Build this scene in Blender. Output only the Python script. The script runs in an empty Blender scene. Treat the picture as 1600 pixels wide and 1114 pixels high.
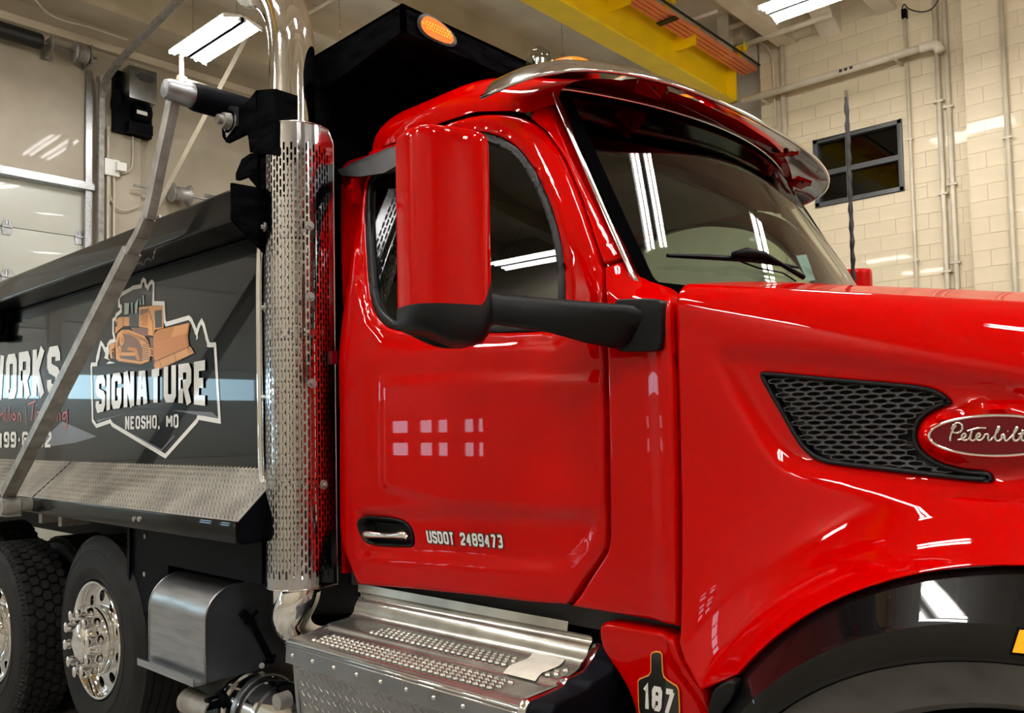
import bpy, bmesh, math, random
import numpy as np
from mathutils import Vector, Matrix
from mathutils.geometry import delaunay_2d_cdt
random.seed(4)
sc = bpy.context.scene
C = sc.collection
PI = math.pi

# ------------------------------------------------------------------ camera
F, CX, CY, CAMH = 1310.0, 800.0, 600.0, 1.55
def nrm(v):
    v = np.array(v, float); return v / np.linalg.norm(v)
_bx = nrm((-1440, 95, F)); _yy = np.array((1200, 42, F), float); _yy = nrm(_yy - _bx * _yy.dot(_bx))
_X = -_bx; _Y = _yy; _Z = np.cross(_X, _Y)
R = np.array([_X, _Y, _Z])
def ray(px, py): return R @ np.array((px - CX, py - CY, F))
def at(px, py, X=None, Y=None, Z=None):
    d = ray(px, py)
    s = X / d[0] if X is not None else (Y / d[1] if Y is not None else (Z - CAMH) / d[2])
    return np.array((0, 0, CAMH)) + s * d
cam = bpy.data.cameras.new('camera'); co = bpy.data.objects.new('camera', cam); C.objects.link(co)
cam.sensor_width = 36; cam.lens = F / 1600 * 36; cam.shift_y = (CY - 557) / 1600
cam.clip_start = .02; cam.clip_end = 200
rt, up, bk = R @ np.array((1, 0, 0)), R @ np.array((0, -1, 0)), R @ np.array((0, 0, -1))
co.matrix_world = Matrix(((rt[0], up[0], bk[0], 0), (rt[1], up[1], bk[1], 0), (rt[2], up[2], bk[2], CAMH), (0, 0, 0, 1)))
sc.camera = co
# ------------------------------------------------------------------ light
sc.view_settings.view_transform = 'Standard'; sc.view_settings.look = 'None'
sc.view_settings.gamma = 1; sc.view_settings.use_curve_mapping = False
sc.view_settings.exposure = 0.52
LAMP = 80.0          # strength of the fluorescent tubes
w = bpy.data.worlds.new('World'); sc.world = w; w.use_nodes = True
w.node_tree.nodes['Background'].inputs[0].default_value = (.62, .85, 1, 1)
w.node_tree.nodes['Background'].inputs[1].default_value = 8.0
sc.cycles.max_bounces = 8; sc.cycles.glossy_bounces = 5; sc.cycles.diffuse_bounces = 4
sc.cycles.transparent_max_bounces = 12; sc.cycles.transmission_bounces = 4
sc.cycles.caustics_reflective = False; sc.cycles.caustics_refractive = False
sc.cycles.sample_clamp_indirect = 4.0

# ------------------------------------------------------------------ materials
def lin(c):
    return tuple(((x / 255 + .055) / 1.055) ** 2.4 if x / 255 > .04045 else x / 255 / 12.92 for x in c) + (1,)
MATS = {}
def mat(name, col, rough=.5, metal=0, coat=0, var=0, vscale=6, bump=0, bscale=30, emit=0, coatr=.03, dirt=None, spec=.5, aniso=0, streak=None):
    m = bpy.data.materials.new(name); m.use_nodes = True; nt = m.node_tree; b = nt.nodes['Principled BSDF']
    b.inputs['Base Color'].default_value = lin(col); b.inputs['Roughness'].default_value = rough
    b.inputs['Metallic'].default_value = metal; b.inputs['Coat Weight'].default_value = coat
    b.inputs['Coat Roughness'].default_value = coatr; b.inputs['Specular IOR Level'].default_value = spec
    if aniso: b.inputs['Anisotropic'].default_value = aniso
    tc = nt.nodes.new('ShaderNodeTexCoord')
    src = tc.outputs['Object']
    if streak:
        mp = nt.nodes.new('ShaderNodeMapping'); mp.inputs['Scale'].default_value = streak
        nt.links.new(src, mp.inputs[0]); src = mp.outputs[0]
    if var or dirt:
        n = nt.nodes.new('ShaderNodeTexNoise'); n.inputs['Scale'].default_value = vscale; n.inputs['Detail'].default_value = 6
        nt.links.new(src, n.inputs['Vector'])
        r = nt.nodes.new('ShaderNodeValToRGB'); r.color_ramp.elements[0].position = .35; r.color_ramp.elements[1].position = .62
        lo = dirt if dirt else tuple(max(0, x * (1 - var)) for x in col)
        r.color_ramp.elements[0].color = lin(lo); r.color_ramp.elements[1].color = lin(col)
        nt.links.new(n.outputs[0], r.inputs[0]); nt.links.new(r.outputs[0], b.inputs['Base Color'])
    if bump:
        n2 = nt.nodes.new('ShaderNodeTexNoise'); n2.inputs['Scale'].default_value = bscale; n2.inputs['Detail'].default_value = 4
        nt.links.new(src, n2.inputs['Vector'])
        bp = nt.nodes.new('ShaderNodeBump'); bp.inputs['Strength'].default_value = bump; bp.inputs['Distance'].default_value = .01
        nt.links.new(n2.outputs[0], bp.inputs['Height']); nt.links.new(bp.outputs[0], b.inputs['Normal'])
    if emit:
        b.inputs['Emission Color'].default_value = lin(col); b.inputs['Emission Strength'].default_value = emit
    MATS[name] = m; return m
def glass(name, tint, ior=1.5, rough=0.0):
    m = bpy.data.materials.new(name); m.use_nodes = True; nt = m.node_tree; nt.nodes.clear()
    o = nt.nodes.new('ShaderNodeOutputMaterial'); mx = nt.nodes.new('ShaderNodeMixShader'); t = nt.nodes.new('ShaderNodeBsdfTransparent')
    g = nt.nodes.new('ShaderNodeBsdfGlossy'); lw = nt.nodes.new('ShaderNodeLayerWeight'); lw.inputs[0].default_value = .5
    pw = nt.nodes.new('ShaderNodeMath'); pw.operation = 'POWER'; pw.inputs[1].default_value = 4.5; nt.links.new(lw.outputs['Facing'], pw.inputs[0])
    f = nt.nodes.new('ShaderNodeMath'); f.operation = 'MULTIPLY_ADD'; f.inputs[1].default_value = .9; f.inputs[2].default_value = ((ior - 1) / (ior + 1)) ** 2 * 1.3
    nt.links.new(pw.outputs[0], f.inputs[0])
    t.inputs[0].default_value = lin(tint); g.inputs['Roughness'].default_value = rough
    nt.links.new(f.outputs[0], mx.inputs[0]); nt.links.new(t.outputs[0], mx.inputs[1]); nt.links.new(g.outputs[0], mx.inputs[2])
    nt.links.new(mx.outputs[0], o.inputs[0]); MATS[name] = m; return m
red = mat('red_paint', (176, 0, 0), .5, coat=.5, spec=.0, coatr=.015)
dkred = mat('badge_red', (96, 0, 12), .3, coat=.5, spec=.1)
blkgloss = mat('black_gloss_paint', (5, 5, 6), .3, coat=.6, spec=.05, coatr=.02)
blkpaint = mat('black_chassis_paint', (8, 10, 16), .5, var=.3, vscale=3, spec=.05)
blkworn = mat('black_worn_paint', (6, 6, 7), .5, spec=0, bump=.25, bscale=60, streak=(1, 1, 4), dirt=(16, 16, 18), vscale=9)
plastic = mat('black_plastic', (10, 11, 13), .42, spec=.16, bump=.12, bscale=400)
plasticg = mat('dark_grey_plastic', (62, 62, 64), .45)
rubber = mat('tyre_rubber', (34, 34, 35), .62, spec=.15, bump=.1, bscale=80, var=.25, vscale=8)
seal = mat('rubber_seal', (8, 8, 9), .4, spec=.2)
chrome = mat('chrome', (232, 232, 232), .05, 1)
polished = mat('polished_steel', (215, 215, 215), .09, 1, bump=.02, bscale=8)
alu = mat('aluminium', (176, 178, 182), .3, 1, var=.12, vscale=5, bump=.05, bscale=200, streak=(1, 8, 8))
brushed = mat('brushed_aluminium', (150, 153, 157), .36, 1, var=.15, vscale=4)
plate = mat('tread_plate', (205, 203, 196), .36, .8, var=.2, vscale=4)
steelstep = mat('stainless_step', (196, 194, 187), .24, .9, bump=.04, bscale=12, var=.15, vscale=9)
galv = mat('galvanised_arm', (160, 158, 154), .42, .35, dirt=(128, 125, 120), vscale=14, bump=.08, bscale=60)
white = mat('decal_white', (228, 228, 226), .4, coat=.5)
greyd = mat('decal_grey', (92, 92, 104), .4, coat=.5)
redd = mat('decal_red', (176, 32, 42), .4, coat=.5)
blackd = mat('decal_black', (12, 12, 12), .4, coat=.5)
oran = mat('decal_orange', (216, 148, 72), .4, coat=.5)
oran2 = mat('decal_deep_orange', (196, 118, 30), .4, coat=.5)
oran3 = mat('decal_brown', (112, 66, 34), .4, coat=.5)
oranl = mat('decal_outline_orange', (232, 150, 60), .4)
glassd = mat('decal_pale_glass', (150, 170, 168), .4, coat=.5)
amber = mat('amber_lens', (240, 130, 8), .22, coat=1)
glow = mat('amber_glow', (255, 165, 20), .3, emit=.35)
yel = mat('crane_yellow', (255, 218, 8), .34, coat=.3, var=.04, vscale=3)
cream = mat('cream_block_paint', (212, 198, 168), .55, coat=.12, bump=.12, bscale=30, var=.04, vscale=2)
cream2 = mat('cream_wall_paint', (182, 172, 154), .5, dirt=(166, 156, 138), vscale=1.3, bump=.08, bscale=14, coat=.1)
ceilm = mat('ceiling_paint', (222, 210, 190), .75, dirt=(204, 192, 172), vscale=1.5, bump=.15, bscale=30)
pipew = mat('painted_pipe', (206, 196, 176), .45, var=.08, vscale=4)
conc = mat('concrete_floor', (168, 162, 152), .35, dirt=(142, 136, 127), vscale=1.2)
doorw = mat('overhead_door_white', (212, 214, 206), .4, coat=.2, var=.03, vscale=2)
frm = mat('window_frame_grey', (62, 64, 66), .45)
dark = mat('dark_interior', (20, 20, 22), .7)
trimg = mat('cab_trim', (34, 34, 37), .6)
lampw = mat('lamp_housing_white', (235, 235, 232), .35)
tube = mat('lamp_tube', (255, 252, 247), .4, emit=LAMP)
busm = mat('bus_bar_orange', (236, 140, 92), .4)
lbl = mat('label_yellow', (205, 200, 90), .5)
tape = mat('tape_patch', (214, 210, 196), .5, var=.06, vscale=20)
paper = mat('paper_sticker', (165, 205, 215), .5)
blackcable = mat('black_cable', (16, 16, 16), .5)
redp = mat('red_plastic', (150, 50, 40), .5)
gl_wind = glass('windshield_glass', (200, 214, 204), 1.52)
gl_side = glass('side_window_glass', (58, 62, 64), 1.5)
gl_far = glass('far_window_glass', (225, 238, 225), 1.5)
gl_room = glass('room_window_glass', (90, 92, 92), 1.5)
gl_clear = glass('clear_glass', (235, 240, 240), 1.45)
band = glass('shade_band_glass', (24, 28, 34), 1.5)

# ------------------------------------------------------------------ helpers
def O(name, verts, faces, m, parent=None, smooth=False, kind=None, label=None, autos=None):
    me = bpy.data.meshes.new(name)
    me.from_pydata([tuple(map(float, v)) for v in verts], [], [tuple(int(i) for i in f) for f in faces])
    me.materials.append(m)
    if autos is not None:
        me.polygons.foreach_set('use_smooth', [True] * len(me.polygons))
        me.set_sharp_from_angle(angle=math.radians(autos))
    elif smooth: me.polygons.foreach_set('use_smooth', [True] * len(me.polygons))
    me.update()
    o = bpy.data.objects.new(name, me); C.objects.link(o)
    if parent: o.parent = parent
    if kind: o['kind'] = kind
    if label: o['label'] = label
    return o
def E(name, label=None, cat=None, group=None, kind=None, loc=(0, 0, 0), parent=None):
    o = bpy.data.objects.new(name, None); C.objects.link(o); o.location = loc; o.empty_display_size = .1
    if label: o['label'] = label
    if cat: o['category'] = cat
    if group: o['group'] = group
    if kind: o['kind'] = kind
    if parent: o.parent = parent
    return o
def tag(o, label, cat=None, group=None, kind=None):
    if label: o['label'] = label
    if cat: o['category'] = cat
    if group: o['group'] = group
    if kind: o['kind'] = kind
    return o
class MB:
    def __init__(s): s.v = []; s.f = []
    def add(s, v, f):
        n = len(s.v); s.v += [tuple(map(float, x)) for x in v]; s.f += [tuple(i + n for i in q) for q in f]; return s
    def box(s, a, b, M=None):
        x0, y0, z0 = a; x1, y1, z1 = b
        x0, x1 = sorted((x0, x1)); y0, y1 = sorted((y0, y1)); z0, z1 = sorted((z0, z1))
        v = [(x0, y0, z0), (x1, y0, z0), (x1, y1, z0), (x0, y1, z0), (x0, y0, z1), (x1, y0, z1), (x1, y1, z1), (x0, y1, z1)]
        if M is not None: v = [tuple(M @ Vector(p)) for p in v]
        return s.add(v, [(3, 2, 1, 0), (4, 5, 6, 7), (0, 1, 5, 4), (1, 2, 6, 5), (2, 3, 7, 6), (3, 0, 4, 7)])
    def hexa(s, lo, hi):
        return s.add(list(lo) + list(hi), [(3, 2, 1, 0), (4, 5, 6, 7), (0, 1, 5, 4), (1, 2, 6, 5), (2, 3, 7, 6), (3, 0, 4, 7)])
    def bar(s, p, q, w, h, upv=(0, 0, 1)):
        p, q = np.array(p, float), np.array(q, float); d = nrm(q - p); u = np.array(upv, float)
        if abs(d.dot(u)) > .98: u = np.array((0, 1., 0))
        a = nrm(np.cross(d, u)) * w / 2; b = nrm(np.cross(a, d)) * h / 2
        return s.hexa([p - a - b, p + a - b, p + a + b, p - a + b], [q - a - b, q + a - b, q + a + b, q - a + b])
    def tube(s, pts, r, n=12, cap=True):
        pts = [np.array(p, float) for p in pts]; rs = r if hasattr(r, '__len__') else [r] * len(pts)
        rings = []; prev = None
        for i, p in enumerate(pts):
            if i == 0: t = pts[1] - p
            elif i == len(pts) - 1: t = p - pts[-2]
            else: t = nrm(pts[i + 1] - p) + nrm(p - pts[i - 1])
            t = nrm(t)
            if prev is None:
                u = np.array((0, 0, 1.)) if abs(t[2]) < .9 else np.array((1., 0, 0)); a = nrm(np.cross(t, u))
            else: a = nrm(prev - t * prev.dot(t))
            prev = a; b = np.cross(t, a)
            rings.append([p + rs[i] * (a * math.cos(k * 2 * PI / n) + b * math.sin(k * 2 * PI / n)) for k in range(n)])
        v = [q for rg in rings for q in rg]; f = []
        for i in range(len(rings) - 1):
            for k in range(n):
                f.append((i * n + k, i * n + (k + 1) % n, (i + 1) * n + (k + 1) % n, (i + 1) * n + k))
        if cap: f.append(tuple(range(n))[::-1]); f.append(tuple((len(rings) - 1) * n + k for k in range(n)))
        return s.add(v, f)
    def lathe(s, prof, c, axis='Y', n=48, ang=(0, 2 * PI)):
        full = abs(ang[1] - ang[0] - 2 * PI) < 1e-6; m = n if full else n + 1; v = []
        for (r, h) in prof:
            for k in range(m):
                a = ang[0] + (ang[1] - ang[0]) * k / n; x, y = r * math.cos(a), r * math.sin(a)
                p = {'Y': (x, h, y), 'X': (h, x, y), 'Z': (x, y, h)}[axis]; v.append((p[0] + c[0], p[1] + c[1], p[2] + c[2]))
        f = []
        for i in range(len(prof) - 1):
            for k in range(n):
                k2 = (k + 1) % m; f.append((i * m + k, i * m + k2, (i + 1) * m + k2, (i + 1) * m + k))
        return s.add(v, f)
    def prism(s, poly, off):
        poly = [np.array(p, float) for p in poly]; off = np.array(off, float); n = len(poly)
        v = poly + [p + off for p in poly]
        f = [tuple(range(n))[::-1], tuple(range(n, 2 * n))] + [(i, (i + 1) % n, (i + 1) % n + n, i + n) for i in range(n)]
        return s.add(v, f)
    def obj(s, name, m, parent=None, smooth=False, kind=None, label=None, autos=None):
        return O(name, s.v, s.f, m, parent, smooth, kind, label, autos)
def bevel(o, w=.004, seg=2):
    bm = bmesh.new(); bm.from_mesh(o.data)
    bmesh.ops.remove_doubles(bm, verts=bm.verts, dist=1e-5)
    bmesh.ops.recalc_face_normals(bm, faces=bm.faces)
    ed = [e for e in bm.edges if len(e.link_faces) == 2 and e.calc_face_angle(0) > .5]
    bmesh.ops.bevel(bm, geom=ed, offset=w, segments=seg, affect='EDGES', profile=.6)
    bm.to_mesh(o.data); bm.free()
    o.data.polygons.foreach_set('use_smooth', [True] * len(o.data.polygons)); o.data.set_sharp_from_angle(angle=math.radians(40))
    return o
def fixn(o):
    bm = bmesh.new(); bm.from_mesh(o.data); bmesh.ops.recalc_face_normals(bm, faces=bm.faces); bm.to_mesh(o.data); bm.free(); return o
def smooth_path(pts, it=2, closed=False):
    pts = [np.array(p, float) for p in pts]
    for _ in range(it):
        q = [] if closed else [pts[0]]
        n = len(pts)
        for i in range(n if closed else n - 1):
            a, b = pts[i], pts[(i + 1) % n]; q += [a * .75 + b * .25, a * .25 + b * .75]
        if not closed: q.append(pts[-1])
        pts = q
    return pts
def sd_poly(P, poly):
    """signed distance, negative inside"""
    P = np.asarray(P, float); poly = np.asarray(poly, float); n = len(poly)
    d = np.full(len(P), 1e9); ins = np.zeros(len(P), bool)
    for i in range(n):
        a, b = poly[i], poly[(i + 1) % n]; e = b - a; w_ = P - a
        t = np.clip((w_ @ e) / max(e @ e, 1e-12), 0, 1)
        d = np.minimum(d, np.linalg.norm(w_ - t[:, None] * e, axis=1))
        c = ((a[1] > P[:, 1]) != (b[1] > P[:, 1]))
        with np.errstate(divide='ignore', invalid='ignore'):
            xi = (b[0] - a[0]) * (P[:, 1] - a[1]) / (b[1] - a[1]) + a[0]
        ins ^= c & (P[:, 0] < xi)
    return np.where(ins, -d, d)
def sstep(x): x = np.clip(x, 0, 1); return x * x * (3 - 2 * x)
def resample(poly, step, closed=True):
    out = []; n = len(poly)
    for i in range(n if closed else n - 1):
        a, b = np.array(poly[i], float), np.array(poly[(i + 1) % n], float); k = max(1, int(np.linalg.norm(b - a) / step))
        out += [a + (b - a) * j / k for j in range(k)]
    if not closed: out.append(np.array(poly[-1], float))
    return out
def inset(poly, d):
    """offset a closed polygon inwards by d"""
    P = np.array(poly, float); n = len(P)
    area = sum(P[i][0] * P[(i + 1) % n][1] - P[(i + 1) % n][0] * P[i][1] for i in range(n)); sg = 1 if area > 0 else -1
    out = []
    for i in range(n):
        e0 = P[i] - P[i - 1]; e1 = P[(i + 1) % n] - P[i]; e0 /= max(np.linalg.norm(e0), 1e-9); e1 /= max(np.linalg.norm(e1), 1e-9)
        n0 = np.array((-e0[1], e0[0])) * sg; n1 = np.array((-e1[1], e1[0])) * sg
        m = n0 + n1; L = max(m @ m, .4); out.append(P[i] + m * 2 * d / L)
    return out
def panel(name, outline, fn, m, parent=None, holes=(), grid=.02, edge=.01, thick=.02, step=.02, label=None, flip=False):
    """sheet over a polygon in a plane (u, v); fn(u, v) gives the depth of the sheet; its rims are rounded and turned back"""
    out = resample(outline, step); hs = [resample(h, step) for h in holes]
    allp = [np.array(out)] + [np.array(h) for h in hs]
    loops = [out] + hs
    lo = np.min(out, 0); hi = np.max(out, 0)
    gx = np.arange(lo[0] + grid / 2, hi[0], grid); gy = np.arange(lo[1] + grid / 2, hi[1], grid)
    G = np.array([(x, y) for x in gx for y in gy])
    if len(G) == 0: G = np.zeros((0, 2))
    extra = []
    if edge:
        for k in (.25, .6, 1.0):
            extra += [np.array(inset(out, edge * k))]
            extra += [np.array(inset(h, -edge * k)) for h in hs]
    ex = np.vstack(extra) if extra else np.zeros((0, 2))
    def dist(P):
        d = -sd_poly(P, out)
        for h in hs: d = np.minimum(d, sd_poly(P, h))
        return d
    if len(G): G = G[dist(G) > max(edge * 1.3, grid * .35)]
    if len(ex): ex = ex[dist(ex) > edge * .15]
    V = []; Ed = []
    for lp in loops:
        n0 = len(V); V += [Vector(p) for p in lp]; Ed += [(n0 + i, n0 + (i + 1) % len(lp)) for i in range(len(lp))]
    nb = len(V)
    V += [Vector(p) for p in ex] + [Vector(p) for p in G]
    ov, oe, of, a1, a2, a3 = delaunay_2d_cdt(V, Ed, [], 0, 1e-6)
    P = np.array([(p.x, p.y) for p in ov])
    cen = np.array([P[list(f)].mean(0) for f in of]); ok = dist(cen) > 0
    of = [f for f, k in zip(of, ok) if k]
    d = np.maximum(dist(P), 0); r = edge
    y = fn(P[:, 0], P[:, 1])
    if edge: y = y + np.where(d < r, r - np.sqrt(np.maximum(r * r - (r - np.minimum(d, r)) ** 2, 0)), 0)
    verts = [(P[i][0], y[i], P[i][1]) for i in range(len(P))]
    # boundary edges turned back
    cnt = {}
    for f in of:
        for i in range(len(f)):
            a, b = f[i], f[(i + 1) % len(f)]; cnt[(a, b)] = 1
    faces = [tuple(f) for f in of]; mp = {}
    def back(i):
        if i not in mp: mp[i] = len(verts); v = verts[i]; verts.append((v[0], v[1] + thick, v[2]))
        return mp[i]
    if thick:
        for (a, b) in list(cnt):
            if (b, a) not in cnt: faces.append((b, a, back(a), back(b)))
    o = O(name, verts, faces, m, parent, autos=50, label=label)
    return fixn(o)
def heightproj(fn, px, py, y0=1.9):
    y = y0
    for _ in range(24):
        p = at(px, py, Y=y); y = .5 * y + .5 * float(fn(np.array([p[0]]), np.array([p[2]]))[0])
    p = at(px, py, Y=y); return p
def pxpoly(fn, pts): return [tuple(heightproj(fn, *p)[[0, 2]]) for p in pts]

# stroke lettering ---------------------------------------------------
G_ = {
 'S': [[(1, .74), (1, .88), (.84, 1), (.16, 1), (0, .88), (0, .64), (.12, .56), (.88, .44), (1, .36), (1, .12), (.84, 0), (.16, 0), (0, .12), (0, .26)]],
 'I': [[(.5, -.0), (.5, 1)]], 'G': [[(1, .74), (1, .88), (.84, 1), (.16, 1), (0, .88), (0, .12), (.16, 0), (.84, 0), (1, .12), (1, .46), (.55, .46)]],
 'N': [[(0, 0), (0, 1), (1, 0), (1, 1)]], 'A': [[(0, 0), (.3, 1), (.7, 1), (1, 0)], [(.14, .3), (.86, .3)]],
 'T': [[(0, 1), (1, 1)], [(.5, 0), (.5, 1)]], 'U': [[(0, 1), (0, .12), (.16, 0), (.84, 0), (1, .12), (1, 1)]],
 'R': [[(0, 0), (0, 1), (.84, 1), (1, .88), (1, .58), (.84, .48), (0, .48)], [(.45, .48), (1, 0)]],
 'E': [[(1, 1), (0, 1), (0, 0), (1, 0)], [(0, .5), (.8, .5)]],
 'O': [[(.16, 0), (0, .12), (0, .88), (.16, 1), (.84, 1), (1, .88), (1, .12), (.84, 0), (.14, 0)]],
 'H': [[(0, 0), (0, 1)], [(1, 0), (1, 1)], [(0, .5), (1, .5)]], 'M': [[(0, 0), (0, 1), (.5, .35), (1, 1), (1, 0)]],
 ',': [[(.5, .1), (.3, -.2)]], 'W': [[(0, 1), (.22, 0), (.5, .75), (.78, 0), (1, 1)]], 'K': [[(0, 0), (0, 1)], [(1, 1), (.1, .45)], [(.25, .55), (1, 0)]],
 'D': [[(0, 0), (0, 1), (.8, 1), (1, .84), (1, .16), (.8, 0), (0, 0)]], '-': [[(.1, .5), (.9, .5)]],
 '1': [[(.1, .8), (.55, 1), (.55, 0)], [(.1, 0), (1, 0)]], '2': [[(0, .74), (0, .88), (.16, 1), (.84, 1), (1, .88), (1, .6), (0, .14), (0, 0), (1, 0)]],
 '3': [[(0, 1), (.84, 1), (1, .88), (1, .6), (.86, .52), (.4, .52)], [(.86, .52), (1, .42), (1, .12), (.84, 0), (0, 0)]],
 '4': [[(.75, 0), (.75, 1), (0, .28), (1, .28)]], '6': [[(1, .88), (.84, 1), (.16, 1), (0, .88), (0, .12), (.16, 0), (.84, 0), (1, .12), (1, .42), (.84, .54), (0, .54)]],
 '7': [[(0, 1), (1, 1), (.4, 0)]], '8': [[(.16, 0), (0, .12), (0, .42), (.14, .52), (0, .62), (0, .88), (.16, 1), (.84, 1), (1, .88), (1, .62), (.86, .52), (1, .42), (1, .12), (.84, 0), (.14, 0)], [(.14, .52), (.86, .52)]],
 '9': [[(0, .12), (.16, 0), (.84, 0), (1, .12), (1, .88), (.84, 1), (.16, 1), (0, .88), (0, .58), (.16, .46), (1, .46)]], ' ': [],
}
def stroke2d(pts, t, closed=False):
    """flat ribbon of width t along a 2-D line"""
    P = [np.array(p, float) for p in pts]
    Q = [P[0]]
    for p in P[1:]:
        if np.linalg.norm(p - Q[-1]) > 1e-6: Q.append(p)
    P = Q; n = len(P); L = []; Rr = []
    for i in range(n):
        if closed: e0 = P[i] - P[i - 1]; e1 = P[(i + 1) % n] - P[i]
        else:
            e0 = P[i] - P[i - 1] if i else P[1] - P[0]; e1 = P[i + 1] - P[i] if i < n - 1 else P[-1] - P[-2]
        e0 = e0 / np.linalg.norm(e0); e1 = e1 / np.linalg.norm(e1)
        n0 = np.array((-e0[1], e0[0])); n1 = np.array((-e1[1], e1[0])); m = n0 + n1; q = max(m @ m, .7)
        o = m * t / q; L.append(P[i] + o); Rr.append(P[i] - o)
    f = [(i, i + 1, n + i + 1, n + i) for i in range(n - 1)]
    if closed: f.append((n - 1, 0, n, 2 * n - 1))
    return L + Rr, f
def text2d(txt, w, h, t, gap):
    """list of (verts, faces) in a frame whose first letter starts at 0,0"""
    out = []; x = 0
    for ch in txt:
        if ch in 'NMW74' and len(G_[ch][0]) > 2 and len(G_[ch]) == 1: G_[ch] = [[a, b] for a, b in zip(G_[ch][0][:-1], G_[ch][0][1:])]
        cw = w * {'I': .25, ',': .5, ' ': .8, '-': .6, 'M': 1.25, 'W': 1.35, '1': .8}.get(ch, 1)
        for pl in G_[ch]:
            P = [(x + t / 2 + a * (cw - t) if ch != 'I' else x + cw / 2, t / 2 + b * (h - t)) for a, b in pl]
            if ch in 'INHAKRTW7U14E': # run the stems to the full height
                P = [(a, 0 if abs(b - t / 2) < 1e-6 and ch not in 'U1E' else (h if abs(b - h + t / 2) < 1e-6 and ch in 'INHKWU' else b)) for a, b in P]
            out.append(stroke2d(P, t))
        x += cw + gap
    return out, x - gap
def put2d(mb, items, fn):
    for i, (v, f) in enumerate(items): mb.add([np.array(fn(*p)) - (0, .0003 * (i % 3), 0) for p in v], f)
def quadmap(a, b, c, d, W, Hh):
    """bilinear map of a W x Hh sheet on the 3-D corners bottom-left, bottom-right, top-right, top-left"""
    a, b, c, d = map(np.array, (a, b, c, d))
    def fn(x, y):
        u, v = x / W, y / Hh; return (a * (1 - u) + b * u) * (1 - v) + (d * (1 - u) + c * u) * v
    return fn

# ================================================================== room
XR, YF, YN, XF, ZC = -11.3, 11.6, -5.0, 9.0, 7.4
tag(MB().box((XR - .3, YN - .3, -.3), (XF, YF + .8, -.1)).obj('floor', conc), 'grey concrete shop floor', kind='structure')
tag(MB().box((XR - .3, YN - .3, ZC), (XF, YF + .8, ZC + .1)).obj('ceiling', ceilm), 'beige painted shop ceiling', kind='structure')
tag(MB().box((XF, YN - .3, -.12), (XF + .2, YF + .8, ZC)).obj('wall_front', cream2), 'beige wall in front of the truck', kind='structure')

def wall_with_holes(name, axis, c, a0, a1, z0, z1, holes, m, thick):
    """axis X: wall in the plane x=c spanning y; axis Y: wall in the plane y=c spanning x"""
    xs = sorted({a0, a1, *[h[0] for h in holes], *[h[1] for h in holes]}); zs = sorted({z0, z1, *[h[2] for h in holes], *[h[3] for h in holes]})
    mb = MB()
    for i in range(len(xs) - 1):
        for j in range(len(zs) - 1):
            mx, mz = (xs[i] + xs[i + 1]) / 2, (zs[j] + zs[j + 1]) / 2
            if any(h[0] < mx < h[1] and h[2] < mz < h[3] for h in holes): continue
            if axis == 'X': mb.box((c, xs[i], zs[j]), (c + thick, xs[i + 1], zs[j + 1]))
            else: mb.box((xs[i], c, zs[j]), (xs[i + 1], c + thick, zs[j + 1]))
    return mb.obj(name, m)
# rear wall with three overhead doors
D1 = (-.2, 4.25, 0, 4.72); D2 = (5.15, 9.4, 0, 4.2); D3 = (-4.6, -.35, 0, 4.2)
wr = wall_with_holes('wall_rear', 'X', XR, YN - .3, YF + .8, -.12, ZC, [D1, D2, D3], cream2, -.25)
tag(wr, 'cream plastered rear wall above the overhead doors', kind='structure')
# flat pier between the doors
MB().box((XR, 4.42, -.12), (XR + .05, 4.95, 6.3)).obj('pier', cream2, wr)
def sectional_door(name, d, zs, label, winrow=None, nwin=4, hinge_y=()):
    e = E(name, label, kind='structure')
    for i in range(len(zs) - 1):
        z0, z1 = zs[i] + .004, zs[i + 1] - .004
        if winrow == i:
            pw = (d[1] - d[0]) / nwin; hs = [(d[0] + k * pw + .09, d[0] + (k + 1) * pw - .09, z0 + .13, z1 - .13) for k in range(nwin)]
            o = wall_with_holes('door_panel', 'X', XR - .1, d[0], d[1], z0, z1, hs, doorw, .05); o.parent = e
            for h in hs: MB().box((XR - .085, h[0], h[2]), (XR - .08, h[1], h[3])).obj('pane', gl_clear, o)
        else:
            bevel(MB().box((XR - .1, d[0], z0), (XR - .05, d[1], z1)).obj('door_panel', doorw, e), .006)
    if False: MB().box((XR - .13, d[0] - .1, 0), (XR - .11, d[1] + .1, d[3] + .1)).obj('backing', doorw, e)
    for z in zs[1:-1]:
        MB().box((XR - .098, d[0], z - .008), (XR - .09, d[1], z + .008)).obj('seam_gasket', seal, e)
        for y in hinge_y:
            h = MB().prism([(XR - .05, y - .045, z - .1), (XR - .05, y + .045, z - .1), (XR - .05, y + .06, z), (XR - .05, y + .03, z + .09), (XR - .05, y - .03, z + .09), (XR - .05, y - .06, z)], (.012, 0, 0))
            h.box((XR - .04, y - .06, z - .014), (XR - .015, y + .06, z + .014)); h.tube([(XR - .03, y, z - .01), (XR - .03, y, z + .07)], .018, 8)
            h.obj('hinge', alu, e)
    return e
d1 = sectional_door('door_1', D1, [0, .6, 1.2, 1.88, 2.43, 2.89, 3.50, 4.11, 4.72], 'white sectional overhead door at the far left', 3, 5, (.4, 1.9, 3.36, 4.2))
d2 = sectional_door('door_2', D2, [0, .6, 1.2, 1.8, 2.4, 3.0, 3.6, 4.2], 'white sectional overhead door behind the dump body', 3, 5, ())
d3 = sectional_door('door_3', D3, [0, .6, 1.2, 1.88, 2.46, 3.0, 3.6, 4.2], 'white sectional overhead door with a row of panes', 3, 3, ())
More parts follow.
